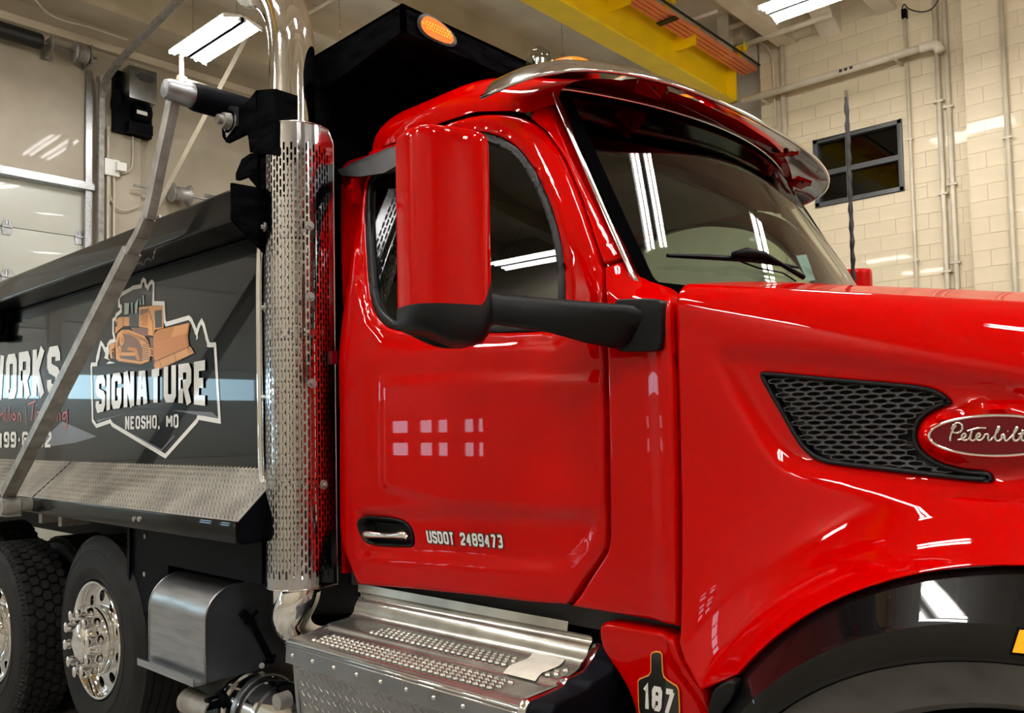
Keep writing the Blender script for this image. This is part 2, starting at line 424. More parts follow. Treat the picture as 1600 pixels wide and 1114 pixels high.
# door 1 header trim
tr = MB().box((XR, -.2, 4.72), (XR + .09, 4.34, 4.80)).box((XR, -.2, 4.80), (XR + .04, 4.34, 4.83))
tag(tr.obj('trim_1', alu), 'weathered steel header strip over the left overhead door', kind='structure')
tag(MB().box((XR, 4.24, -.12), (XR + .05, 4.32, 6.3)).obj('trim_2', alu), 'steel jamb strip beside the left overhead door', kind='structure')
# tracks of door 1: straight up, then bent to run forwards under the ceiling
def track(name, y, pts, label):
    mb = MB()
    path = smooth_path(pts, 2)
    for i in range(len(path) - 1):
        a, b = path[i], path[i + 1]; mb.bar(a, b, .012, .075, (0, 1, 0)); 
        mb.bar(np.array(a) + (0, -.035, 0), np.array(b) + (0, -.035, 0), .07, .008, (0, 1, 0))
    return tag(mb.obj(name, galv), label, 'door track')
track('door_track', 4.4, [(XR + .12, 4.4, -.1), (XR + .12, 4.4, 5.7), (XR + .16, 4.4, 6.1), (XR + .65, 4.4, 6.26), (-9.4, 4.4, 6.42), (-7.9, 4.4, 6.6)], 'bent galvanised door track rising beside the left overhead door')
tag(MB().tube([(XR + .1, 4.50, -.1), (XR + .1, 4.50, 5.6)], .02, 8).tube([(XR + .1, 4.58, -.1), (XR + .1, 4.58, 5.2)], .016, 8).obj('conduit', pipew), 'pair of thin cream conduits beside the bent door track', 'conduit')
# torsion spring shaft over door 1
t = E('torsion_spring', 'black torsion spring on its shaft high above the left overhead door', 'door spring', loc=(0, 0, 0))
zs_ = 6.42
sp = MB().lathe([(.0, 0), (.085, 0), (.1, .03)] + [(.095 + .006 * (k % 2), .04 + k * .02) for k in range(115)] + [(.1, 2.36), (.085, 2.4), (0, 2.4)], (XR + .22, 1.25, zs_), 'Y', 20).obj('spring_coil', blackcable, t, autos=40)
MB().tube([(XR + .22, .2, zs_), (XR + .22, 4.3, zs_)], .016, 8).obj('shaft', galv, t, smooth=True)
MB().lathe([(0, 0), (.11, 0), (.13, .02), (.1, .05), (.1, .13), (.12, .16), (0, .17)], (XR + .22, 4.02, zs_), 'Y', 24).obj('cable_drum', galv, t, autos=40)
MB().box((XR, 3.74, zs_ - .13), (XR + .3, 3.76, zs_ + .1)).box((XR, 3.7, zs_ - .13), (XR + .02, 3.84, zs_ + .1)).obj('bearing_plate', galv, t)
MB().box((XR, 4.2, zs_ - .12), (XR + .32, 4.22, zs_ + .12)).obj('bearing_plate', galv, t)
# lower shaft belonging to the right door
t = E('torsion_spring', 'thin shaft with cable drum behind the front of the dump body', 'door spring')
a = at(195, 272, X=XR + .2); b = at(322, 303, X=XR + .2); zz = a[2]
zz = 4.86
MB().tube([(XR + .2, 4.8, zz), (XR + .2, 9.5, zz)], .018, 8).obj('shaft', galv, t, smooth=True)
MB().lathe([(0, 0), (.12, 0), (.14, .02), (.1, .05), (.1, .2), (.15, .26), (0, .28)], (XR + .2, 5.3, zz), 'Y', 24).obj('cable_drum', galv, t, autos=40)
MB().prism([(XR + .02, 5.95, zz - .14), (XR + .26, 5.95, zz - .05), (XR + .26, 5.95, zz + .07), (XR + .02, 5.95, zz + .12)], (0, .02, 0)).box((XR, 5.9, zz - .16), (XR + .02, 6.05, zz + .14)).obj('bearing_plate', galv, t)
MB().lathe([(0, 0), (.07, 0), (.08, .03), (.05, .06), (0, .08)], (XR + .2, 6.38, zz), 'Y', 16).obj('end_bearing', galv, t, autos=40)

def operator(y, z, s, label, grp='grey door operators on the rear wall'):
    t = E('door_operator', label, 'door opener', grp)
    x = XR + .05
    bevel(MB().box((x, y + .03, z - .02), (x + .34, y + .40, z + .42)).obj('motor_cover', brushed, t), .015)
    MB().box((x - .02, y - .06, z - .42), (x + .1, y + .44, z + .4)).obj('back_plate', blkpaint, t)
    MB().lathe([(0, 0), (.1, 0), (.11, .02), (.11, .2), (.1, .22), (0, .22)], (x + .2, y + .14, z - .15), 'Y', 20).obj('motor', blkpaint, t, autos=40)
    MB().lathe([(0, 0), (.15, 0), (.15, .02), (0, .02)], (x + .16, y - .08, z - .05), 'Y', 24).obj('sprocket', blkpaint, t, autos=40)
    MB().box((x + .05, y + .08, z - .42), (x + .22, y + .4, z - .28)).obj('terminal_box', blkpaint, t)
    pl = MB(); Pp = [(x + .345, y + .1, z + .3), (x + .345, y + .18, z + .25), (x + .345, y + .32, z + .25), (x + .345, y + .38, z + .3), (x + .345, y + .32, z + .35), (x + .345, y + .18, z + .35)]
    pl.prism(Pp, (.006, 0, 0)).obj('name_plate', plasticg, t)
    MB().box((x + .31, y + .14, z - .2), (x + .316, y + .28, z - .15)).obj('sticker', white, t)
    return t
operator(4.62, 5.98, 1, 'grey and black door operator hung high beside the bent track')
operator(5.02, 4.05, 1, 'grey and black door operator just above the dump body rail')
jb = E('junction_box', 'white electrical box with looping cable below the upper door operator', 'junction box')
p = at(175, 266, X=XR + .05)
bevel(MB().box((XR + .05, p[1] - .13, p[2] - .1), (XR + .15, p[1] + .06, p[2] + .12)).obj('box', lampw, jb), .008)
MB().box((XR + .15, p[1] + .0, p[2] - .03), (XR + .22, p[1] + .12, p[2] + .08)).obj('switch_cover', lampw, jb)
c1 = [at(x, y, X=XR + .08) for x, y in [(178, 270), (190, 272), (203, 268), (208, 255), (207, 215), (213, 130), (212, 100)]]
tag(MB().tube(smooth_path(c1, 2), .012, 6).obj('cable', pipew, None, smooth=True), 'grey cable dropping from the ceiling to the white electrical box', 'cable')
c2 = [at(x, y, X=XR + .1) for x, y in [(172, 275), (170, 300), (178, 322), (192, 330), (208, 326), (218, 322)]]
tag(MB().tube(smooth_path(c2, 2), .01, 6).obj('cable', pipew, None, smooth=True), 'thin cable looping from the white box to the lower operator', 'cable')
c3 = [at(x, y, X=XR + .06) for x, y in [(152, 120), (153, 300), (158, 345), (163, 372)]]
tag(MB().tube(smooth_path(c3, 2), .014, 6).obj('cable', galv, None, smooth=True), 'dark cable running down beside the bent door track', 'cable')
c4 = [at(x, y, X=XR + .5) for x, y in [(55, 0), (75, 22), (100, 33), (140, 42), (200, 63)]]
tag(MB().tube(smooth_path(c4, 2), .014, 6).obj('cable', pipew, None, smooth=True), 'cable sagging under the ceiling above the left overhead door', 'cable')
# beams under the ceiling, along the rear wall and across the shop
def beam(name, a, b, label):
    return tag(MB().box(a, b).obj(name, ceilm), label, kind='structure')
beam('trim_3', (XR, YN, 6.62), (XR + .1, YF, 6.72), 'pipe shelf along the top of the rear wall')
beam('trim_4', (XR, YN, 6.95), (XR + .55, YF, 7.4), 'deep concrete beam along the top of the rear wall')
for i, x in enumerate([-9.6, -8.2, -6.8, -5.0, -3.6, -2.2, -.8, .6, 2.0, 3.4, 4.8, 6.2, 7.6]):
    mb = MB().box((x - .07, YN, 7.05), (x + .07, YF, 7.4)).box((x - .12, YN, 7.0), (x + .12, YF, 7.06))
    tag(mb.obj('trim_%d' % (i + 5), ceilm), 'painted steel joist under the shop ceiling', kind='structure')
for i, (x, y) in enumerate([(-9.0, 6.2), (-8.9, 8.9), (-5.9, 9.9)]):
    tag(MB().tube([(x - .7, y, 7.02), (x + .7, y, 6.98)], .025, 8).obj('ceiling_brace', pipew, None, smooth=True), ['thin brace between the ceiling joists above the dump body', 'thin ceiling brace between joists just left of the yellow crane', 'thin ceiling brace hidden behind the yellow crane'][i], 'brace')
# flat strap hanging from the ceiling towards the right door
p0 = at(246, 322, X=-11.0); p1 = at(371, 84, X=-9.6)
tag(MB().bar(p0, p0 + (p1 - p0) * (7.38 - p0[2]) / (p1[2] - p0[2]), .055, .012, (1, 0, 0)).obj('strap_brace', pipew), 'flat steel strap slanting down to the cable drum behind the tarp roller', 'brace')
# white heater pipe with elbow and red end
t = E('gas_pipe', 'white elbowed pipe with a red fitting under the left ceiling lamp', 'pipe')
pp = [at(x, y, Y=4.7) for x, y in [(283, 88), (284, 124)]]; xx = pp[1]
p2 = np.array((xx[0], xx[1] + 1.35, xx[2] - .02))
MB().tube([pp[0], xx, ], .03, 10).tube([xx, p2], .026, 10).lathe([(0, -.05), (.045, -.05), (.045, .05), (0, .05)], xx, 'Y', 12).obj('pipe', pipew, t, autos=50)
MB().lathe([(0, 0), (.035, 0), (.035, .06), (.05, .06), (.05, .1), (.03, .1), (.03, .16), (0, .16)], p2, 'Y', 10).obj('valve', redp, t, autos=50)

# far wall of painted blocks, with its window
W0, W1, WZ0, WZ1 = -4.67, -3.48, 4.55, 5.51
wf = wall_with_holes('wall_far', 'Y', YF + .006, -5.44, XF, -.12, ZC, [(W0, W1, WZ0, WZ1)], cream, .3)
tag(wf, 'cream painted block wall beyond the truck', kind='structure')
tag(MB().box((XR, YF + .35, -.12), (-5.40, YF + .6, ZC)).box((-5.44, YF + .1, -.12), (-5.40, YF + .6, ZC)).obj('wall_recess', cream2), 'recessed part of the far wall behind the crane end', kind='structure')
BW, BH, J = .4064, .2032, .002
base_meshes = {}
def block(x0, x1, z0, z1, y, parent, dy):
    w_, h_ = x1 - x0, z1 - z0
    key = (round(w_, 3), round(h_, 3))
    if key not in base_meshes:
        a, b, e = w_ / 2 - J, h_ / 2 - J, .002
        v = [(-a, .008, -b), (a, .008, -b), (a, .008, b), (-a, .008, b), (-a + e, 0, -b + e), (a - e, 0, -b + e), (a - e, 0, b - e), (-a + e, 0, b - e)]
        f = [(4, 5, 6, 7), (0, 1, 5, 4), (1, 2, 6, 5), (2, 3, 7, 6), (3, 0, 4, 7)]
        me = bpy.data.meshes.new('block'); me.from_pydata(v, [], f); me.materials.append(cream); me.update(); base_meshes[key] = me
    o = bpy.data.objects.new('block', base_meshes[key]); C.objects.link(o); o.location = ((x0 + x1) / 2, y + dy, (z0 + z1) / 2)
    if parent: o.parent = parent
Z0B = 2.97 - BH * 0
def blocks(xa, xb, y, parent, zr, hole=None, off=0):
    z = zr[0]; r = 0
    while z < zr[1] - .01:
        z1 = min(z + BH, zr[1]); x = xa - (BW / 2 if (r + off) % 2 else 0)
        while x < xb - .001:
            a, b = max(x, xa), min(x + BW, xb); x += BW
            if b - a < .03: continue
            dy = random.uniform(-.0015, .0015)
            if hole and a < hole[1] and b > hole[0] and z < hole[3] and z1 > hole[2]:
                zl = [(z, z1)]
                if z < hole[2]: block(a, b, z, hole[2], y, parent, dy)
                if z1 > hole[3]: block(a, b, hole[3], z1, y, parent, dy)
                zz0, zz1 = max(z, hole[2]), min(z1, hole[3])
                if zz1 - zz0 > .02:
                    if hole[0] - a > .03: block(a, hole[0], zz0, zz1, y, parent, dy)
                    if b - hole[1] > .03: block(hole[1], b, zz0, zz1, y, parent, dy)
            else: block(a, b, z, z1, y, parent, dy)
        z += BH; r += 1
ZB = 3.787 - 4 * BH
blocks(-5.44, -2.68, YF, wf, (ZB, ZC), (W0, W1, WZ0, WZ1))
pil = MB().box((-2.68, YF - .146, -.12), (-1.6, YF + .01, ZC)).obj('pilaster', cream, wf)
blocks(-2.68, -1.9, YF - .152, wf, (ZB, ZC), None, 1)
# window
wn = E('window_1', 'dark grey framed four pane window in the block wall', kind='structure')
fw = .06
fr = MB()
for a_, b_ in [((W0, WZ0), (W1, WZ0 + fw)), ((W0, WZ1 - fw), (W1, WZ1)), ((W0, WZ0), (W0 + fw, WZ1)), ((W1 - fw, WZ0), (W1, WZ1))]:
    fr.box((a_[0], YF - .03, a_[1]), (b_[0], YF + .1, b_[1]))
bevel(fr.obj('window_frame', frm, wn), .005)
xm = W0 + .46; zm = (WZ0 + WZ1) / 2 - .02
MB().box((xm - .022, YF - .0, WZ0 + fw), (xm + .022, YF + .08, WZ1 - fw)).obj('mullion', frm, wn)
MB().box((W0 + fw, YF - .012, zm - .035), (W1 - fw, YF + .08, zm + .035)).obj('transom', frm, wn)
for xa, xb in ((W0 + fw, xm - .022), (xm + .022, W1 - fw)):
    for za, zb in ((WZ0 + fw, zm - .035), (zm + .035, WZ1 - fw)):
        MB().box((xa, YF + .05, za), (xb, YF + .056, zb)).obj('pane', gl_room, wn)
MB().box((W0, YF + .25, WZ0), (W1, YF + .3, WZ1)).box((W0 - .02, YF + .06, WZ0 - .02), (W0, YF + .3, WZ1)).box((W1, YF + .06, WZ0), (W1 + .02, YF + .3, WZ1)).obj('dark_room', dark, wn)

# near wall (behind the camera): overhead door with two rows of panes
ND = (-12, -7.4)
hn = [(a, b, z, z + h_) for z, h_, D_ in ((1.12, .2, 0), (1.48, .19, 0)) for a, b in ((-10.66, -10.27), (-9.98, -9.7), (-9.56, -9.35), (-8.98, -8.79), (-8.69, -8.59))]
wnr = wall_with_holes('wall_near', 'Y', YN, XR - .3, XF, -.12, ZC, hn, cream2, -.03)
tag(wnr, 'beige wall behind the camera with small panes', kind='structure')
for i, h in enumerate(hn):
    MB().box((h[0], YN - .02, h[2]), (h[1], YN - .015, h[3])).obj('pane', gl_clear, wnr)

# pipes and conduits on the far wall
def vpipe(x0, y0, x1, y1, r, label, m=pipew, yy=YF - .05, name='conduit', straps=()):
    a = at(x0, y0, Y=yy); b = at(x1, y1, Y=yy); x = (a[0] + b[0]) / 2
    t = E(name, label, 'conduit')
    MB().tube([(x, yy, b[2] - 3), (x, yy, a[2])], r, 10).obj('tube', m, t, smooth=True)
    for z in straps: MB().box((x - r * 2, yy - r * 1.15, z - .012), (x + r * 2, yy + r, z + .012)).obj('strap', m, t)
    return x, a[2], t
x_, z_, t_ = vpipe(1416, 26, 1430, 450, .02, 'thin painted conduit just right of the window', straps=(3.6, 5.2))
cc = [at(x, y, Y=YF - .08) for x, y in [(1411, 26), (1409, 12), (1413, 5), (1418, 14), (1440, 20), (1458, 14), (1466, 0)]]
tag(MB().tube(smooth_path(cc, 2), .008, 6).obj('cable', blackcable, None, smooth=True), 'black cable knotted at the head of the thin conduit', 'cable')
MB().box((x_ - .03, YF - .09, z_ - .02), (x_ + .03, YF - .02, z_ + .1)).obj('conduit_head', blkpaint, t_)
vpipe(1464, 0, 1476, 450, .03, 'left one of the two close conduits near the pilaster', straps=(3.4, 4.4, 5.6))
vpipe(1478, 0, 1492, 450, .03, 'right one of the two close conduits near the pilaster', straps=(3.5, 4.5, 5.5))
vpipe(1568, 0, 1582, 450, .025, 'painted conduit on the face of the pilaster', yy=YF - .2, straps=(4.9,))
vpipe(1222, 60, 1226, 250, .04, 'thick painted pipe in the corner left of the window', yy=YF - .04)
t = E('conduit', 'thin bent conduit beside the thick corner pipe', 'conduit')
cc = [at(x, y, Y=YF - .04) for x, y in [(1180, 64), (1198, 72), (1208, 90), (1210, 200)]]; cc[-1][0] = cc[-2][0]
MB().tube(smooth_path(cc, 2), .018, 8).obj('tube', pipew, t, smooth=True)
t = E('water_pipe', 'long white painted pipe with a down-turned elbow above the window', 'pipe')
a = at(1160, 158, Y=YF - .25); b = at(1438, 76, Y=YF - .25); b[2] = a[2] = (a[2] + b[2]) / 2
MB().tube([a, b], .05, 14).obj('pipe', pipew, t, smooth=True)
el = smooth_path([b, b + (.14, 0, .0), b + (.2, -.01, -.03), b + (.24, -.02, -.12)], 2)
MB().tube(el, .062, 14).obj('elbow', pipew, t, smooth=True)
for x in (a[0] + .3, b[0] - .3): MB().box((x - .015, YF - .25, b[2] - .07), (x + .015, YF - .002, b[2] - .05)).obj('wall_bracket', pipew, t)
for i in range(3):
    MB().box((b[0] - 1.02 + i * .07, b[1] - .055, b[2] - .02), (b[0] - .98 + i * .07, b[1] - .049, b[2] + .015)).obj('stencil_mark', blackd, t)
pa = at(1145, 76, Y=YF - .5); pb = at(1300, 18, Y=YF - .5); pb[2] = pa[2]
tag(MB().tube([pa, pb], .04, 12).obj('pipe', pipew, None, smooth=True), 'short painted pipe below the right ceiling lamp', 'pipe')
# concrete brackets under the ceiling
for i, (x0, y0, x1, y1, lab) in enumerate([(1275, 12, 1312, 50, 'painted concrete bracket under the right ceiling lamp'), (1142, 55, 1182, 100, 'painted concrete bracket at the corner beside the crane end')]):
    a = at(x0, y0, Y=YF - .05); b = at(x1, y1, Y=YF - .05); x0_, x1_ = a[0], b[0]
    o = MB().prism([(x1_, YF, b[2]), (x1_, YF - .5, b[2] + .3), (x1_, YF - .5, b[2] + .62), (x1_, YF, b[2] + .62)], (-.28, 0, 0)).obj('bracket', ceilm)
    tag(o, lab, 'bracket')

# ================================================================== overhead crane
cr = E('overhead_crane', 'yellow overhead crane runway beam with orange conductor bars', 'crane')
bx, zb = -5.86, 6.33
bw_, bh_ = .16, .62
MB().box((bx - .2, -4.5, zb), (bx + .12, 11.45, zb + .03)).obj('bottom_flange', yel, cr)
MB().box((bx - .2, -4.5, zb + bh_ - .03), (bx + .12, 11.45, zb + bh_)).obj('top_flange', yel, cr)
MB().box((bx - .055, -4.5, zb + .03), (bx - .025, 11.45, zb + bh_ - .03)).obj('web', yel, cr)
y = 2.2
while y < 11.5:
    MB().box((bx - .025, y - .012, zb + .33), (bx + .3, y + .012, zb + bh_ - .03)).box((bx + .1, y - .03, zb + .5), (bx + .34, y + .03, zb + .56)).obj('stiffener', yel, cr); y += 1.55
MB().prism([(bx - .025, 11.42, zb), (bx + .12, 11.42, zb), (bx + .12, 11.42, zb + bh_), (bx - .025, 11.42, zb + bh_)], (0, .03, 0)).obj('end_plate', yel, cr)
for k in range(4):
    xk, zk = bx + .155 + k * .062, zb + .45 + k * .006
    MB().box((xk - .02, -4.5, zk), (xk + .02, 12.0 - .35, zk + .045)).obj('conductor_bar', busm, cr)
MB().tube([(bx + .42, -4.5, zb + .52), (bx + .42, 11.6, zb + .52)], .017, 8).obj('cable', blackcable, cr, smooth=True)
for y in (4.1, 9.3):
    MB().box((bx + .12, y - .05, zb + .43), (bx + .4, y + .05, zb + .445)).obj('bar_clip', blackcable, cr)
for y in (9.15, 11.1):
    MB().box((bx + .33, y - .02, zb + .5), (bx + .38, y + .02, zb + .66)).box((bx + .33, y - .07, zb + .62), (bx + .45, y + .05, zb + .64)).box((bx + .44, y - .05, zb + .55), (bx + .46, y + .03, zb + .68)).obj('end_bracket', yel, cr)
px_ = at(1133, 75, Y=10.9)
tag(MB().box((px_[0] - .09, 10.85, at(1133, 90, Y=10.9)[2]), (px_[0] + .09, 10.97, ZC)).obj('hanger_post', pipew), 'white steel post hanging from the ceiling beside the crane end', 'post')
a = at(1130, 47, Y=10.9); b = (a[0] + 1.1, 10.9, a[2])
tag(MB().tube([a, b], .04, 4).obj('square_tube', pipew), 'white square tube running right from the hanging post', 'tube')
# hanging chains under the ceiling
for i, (x, y, l_) in enumerate([(530, 0, 36), (878, 60, 45)]):
    a = at(x, y, Z=7.0); mb = MB()
    for k in range(28):
        z = 7.4 - k * .045; mb.lathe([(.012, -.004), (.016, 0), (.012, .004), (.008, 0), (.012, -.004)], (a[0], a[1], z), 'X' if k % 2 else 'Y', 8)
    tag(mb.obj('chain', galv), ['small chain hanging behind the black cab shield', 'small chain hanging above the chrome visor'][i], 'chain')

# ================================================================== fluorescent lamps
def lamp_proto():
    t = E('ceiling_lamp', '', 'lamp', 'fluorescent high bay lamps')
    L, Wd = 1.24, .46
    hb = MB()
    hb.box((-L / 2, -.05, 0), (L / 2, .05, .07))
    for s in (-1, 1):
        hb.prism([(-L / 2, s * .02, .05), (-L / 2, s * .23, .012), (-L / 2, s * .235, .012), (-L / 2, s * .235, .02), (-L / 2, s * .03, .065)], (L, 0, 0))
        hb.prism([(-L / 2, 0, -.0), (-L / 2, s * .02, .0), (-L / 2, s * .025, .05), (-L / 2, 0, .05)], (L, 0, 0))
        for e in (-1, 1): hb.prism([(e * L / 2, s * .0, .05), (e * L / 2, s * .235, -.03), (e * L / 2, s * .235, .02), (e * L / 2, s * .02, .07)], (e * .012, 0, 0))
    hb.obj('housing', lampw, t)
    for y, z in ((-.18, -.014), (-.085, -.008), (.085, -.008), (.18, -.014)):
        MB().tube([(-L / 2 + .02, y, z), (L / 2 - .02, y, z)], .021, 8).obj('lamp_tube', tube, t, smooth=True)
        
    for e in (-1, 1): MB().tube([(e * .5, 0, .07), (e * .5, 0, 1.3)], .006, 5).obj('hanger_rod', galv, t)
    return t
def copy_tree(o, parent=None):
    c = o.copy(); C.objects.link(c)
    if parent: c.parent = parent
    for ch in list(o.children): copy_tree(ch, c)
    return c
LP = [(-8.76, 4.69, 'fluorescent lamp glowing above the tarp roller, left of the exhaust'), (-3.3, 8.62, 'fluorescent lamp glowing at the top right above the block wall'),
      (.2, 4.65, ''), (.6, 7.95, ''), (-7.7, -4.0, ''), (-7.85, -1.1, ''), (-3.4, -1.1, ''), (-3.4, -4.0, ''), (-3.3, 1.9, ''), (.2, 1.6, ''), (.2, -1.6, ''), (4.4, 4.6, ''), (4.4, 1.4, ''), (4.4, -2.2, ''), (4.4, 8.0, ''), (7.4, 3.0, '')]
lp = lamp_proto()
for i, (x, y, lab) in enumerate(LP):
    o = lp if i == 0 else copy_tree(lp)
    o.location = (x, y, 6.02); o['label'] = lab or 'fluorescent lamp outside the photograph, one of the lamps lighting the truck'
# ================================================================== the truck
TR = E('dump_truck', 'glossy red dump truck with black body standing in the shop', 'truck', loc=(0, 0, 0))
CYT = 3.0                                            # centre line of the truck
def mirrored(o, parent=TR, name=None):
    """the same piece on the far side of the truck"""
    me = o.data.copy(); c = bpy.data.objects.new(name or o.name.split('.')[0], me); C.objects.link(c)
    for v in me.vertices: v.co.y = 2 * CYT - v.co.y
    me.flip_normals(); me.update(); c.parent = parent; return c
def ycab0(x, z):
    y = 1.9 + .15 * np.clip((z - 1.8) / .83, 0, 1.3) ** 1.3
    xw = -1.32 - (z - 1.96) * .557
    t = np.clip((x - (xw - .13)) / .13, 0, 1.5)
    y = y + .09 * t ** 2 * sstep((z - 1.86) / .14)
    y = y + 4 * np.clip((-2.57 - x), 0, .1) ** 2
    return y
def feat(x, z, polys):
    P = np.c_[np.ravel(x), np.ravel(z)]; out = np.zeros(len(P))
    for poly, dep, wd in polys: out += dep * sstep(.5 - sd_poly(P, poly) / wd)
    return out
DF = [(pxpoly(ycab0, [(560, 803), (700, 800), (905, 809), (930, 816), (915, 850), (890, 878), (862, 886), (720, 874), (560, 866)]), .013, .03),
      (pxpoly(ycab0, [(598, 594), (760, 588), (1000, 592), (1000, 640), (940, 802), (700, 790), (598, 760)]), -.007, .02),
      (pxpoly(ycab0, [(556, 275), (560, 450), (572, 500), (598, 534), (625, 540), (865, 540), (886, 524), (890, 470), (888, 400), (872, 335), (850, 280), (822, 232), (795, 206), (760, 192), (690, 194), (640, 212)]), .007, .016)]
def ydoor(x, z): return ycab0(x, z) + feat(x, z, DF)
# ---- door
door_px = [(531, 908), (700, 926), (880, 948), (893, 936), (922, 893), (943, 862), (947, 840), (945, 700), (942, 545), (941, 470), (938, 415), (905, 312), (878, 248), (850, 207), (824, 186), (790, 178), (745, 178), (690, 194), (627, 221), (560, 244), (535, 254), (531, 275), (531, 560)]
win_px = [(568, 287), (570, 440), (576, 478), (588, 502), (612, 518), (700, 521), (858, 518), (876, 512), (880, 470), (877, 400), (864, 340), (844, 288), (820, 245), (795, 220), (765, 207), (740, 204), (690, 207), (632, 228), (600, 250), (576, 272)]
DO = smooth_path([np.array(p) for p in pxpoly(ycab0, door_px)], 1, True)
WO = smooth_path([np.array(p) for p in pxpoly(ycab0, win_px)], 2, True)
ho = smooth_path([np.array(q) for q in pxpoly(ydoor, [(556, 806), (600, 807), (632, 812), (645, 828), (648, 852), (640, 855), (575, 852), (562, 838)])], 2, True)
door = panel('door', DO, ydoor, red, TR, holes=[WO, inset(resample(ho, .01), .004)], grid=.016, edge=.012, step=.018, thick=.04)
SI = inset(resample(WO, .02), .03)
sl = panel('window_seal', WO, lambda x, z: ydoor(x, z) + .006, seal, door, holes=[SI], grid=.02, edge=.006, thick=.03)
gi = panel('window_glass', inset(resample(WO, .03), .02), lambda x, z: ycab0(x, z) + .03, gl_side, door, grid=.1, edge=0, step=.04, thick=0)
gi['label'] = 'tinted side window'
for o_ in (door,):
    fd = mirrored(o_, TR, 'door'); mirrored(sl, fd); _g = mirrored(gi, fd); _g.data.materials[0] = gl_far; _g['label'] = 'clear side window'
    fd['label'] = 'far side door seen through the windshield'
# inner door trim below the window
MB().box((-2.6, 1.99, 1.0), (-1.45, 2.06, 1.84)).obj('inner_trim', trimg, door)
MB().box((-2.6, 3.94, 1.0), (-1.45, 4.01, 1.84)).obj('inner_trim', trimg, fd)
MB().box((-2.42, 2.09, 1.84), (-2.37, 2.14, 2.5)).obj('inner_pillar', trimg, door)
# vent visor above the window
vv = MB(); top = [(532, 268), (545, 256), (580, 242), (605, 231), (628, 226)]; bot = [(533, 274), (560, 276), (600, 270), (625, 256), (628, 250)]
A_ = [heightproj(ydoor, *p) for p in top]; B_ = [heightproj(lambda x, z: ydoor(x, z) - .045, *p) for p in bot]
n_ = len(A_)
mid = [(a + b) / 2 + np.array((0, -.02, .012)) for a, b in zip(A_, B_)]
ring = []
for r_ in (A_, mid, B_): ring += [tuple(p) for p in r_]
ring += [tuple(np.array(p) + (0, .05, .012)) for p in B_]
vv.add(ring, [(k * n_ + i, k * n_ + i + 1, (k + 1) * n_ + i + 1, (k + 1) * n_ + i) for k in range(3) for i in range(n_ - 1)])
vv.obj('vent_visor', plasticg, door, autos=40)
# bracket at the rear edge of the door
MB().box((-2.66, 2.0, 2.44), (-2.645, 2.04, 2.54)).lathe([(0, 0), (.012, 0), (.012, .02), (0, .02)], (-2.653, 1.985, 2.50), 'Y', 10).obj('hinge_bracket', red, door)
MB().box((-2.66, 1.885, 1.80), (-2.635, 1.91, 1.85)).obj('door_stop', dkred, door)
# door handle
hb_ = panel('door_handle', ho, lambda x, z: ydoor(x, z) - .005 + .045 * sstep(-sd_poly(np.c_[x, z], ho) / .02 - .35), plastic, door, grid=.008, edge=.004, step=.01, thick=.01)
hp = [heightproj(lambda x, z: ydoor(x, z) - .012, *p) for p in [(570, 834), (585, 835), (605, 837), (622, 836), (632, 835), (637, 840)]]
gp = MB(); gp.tube(smooth_path(hp, 2), [.012 + .0025 * math.sin(i * .5) for i in range(len(smooth_path(hp, 2)))], 10); gp.obj('grip', chrome, hb_, smooth=True)
# USDOT number
tx, W_ = text2d('USDOT', .62, 1, .2, .1); tx2, W2 = text2d('2489473', .62, 1, .2, .1)
tot = W_ + .75 + W2
BLq, BRq, TRq, TLq = [heightproj(ydoor, *p) for p in [(669.5, 848), (787.5, 856.5), (785, 835.5), (666.5, 829)]]
qm = quadmap(BLq, BRq, TRq, TLq, tot, 1)
def dec(fn, off):
    def g(x, y):
        p = fn(x, y); return (p[0], float(ydoor(np.array([p[0]]), np.array([p[2]]))[0]) - off, p[2])
    return g
allt = tx + [([np.array(p) + (W_ + .75, 0) for p in v], f) for v, f in tx2]
bo = MB(); wo = MB()
# dark outline: the same strokes, wider
def fat(items, k):
    out = []
    for v, f in items:
        n = len(v) // 2; L, Rr = v[:n], v[n:]; L2, R2 = [], []
        for i in range(n):
            d = (np.array(L[i]) - Rr[i]); d = d / np.linalg.norm(d) * k
            e = np.zeros(2)
            if i == 0: q = (np.array(L[0]) + Rr[0]) / 2 - (np.array(L[1]) + Rr[1]) / 2; e = q / np.linalg.norm(q) * k
            if i == n - 1: q = (np.array(L[-1]) + Rr[-1]) / 2 - (np.array(L[-2]) + Rr[-2]) / 2; e = q / np.linalg.norm(q) * k
            L2.append(L[i] + d + e); R2.append(Rr[i] - d + e)
        out.append((L2 + R2, f))
    return out
put2d(bo, fat(allt, .09), dec(qm, .0015)); put2d(wo, allt, dec(qm, .003))
bo.obj('lettering', blackd, door, label='black outline of the white number'); wo.obj('lettering', white, door, label='white condensed USDOT number')
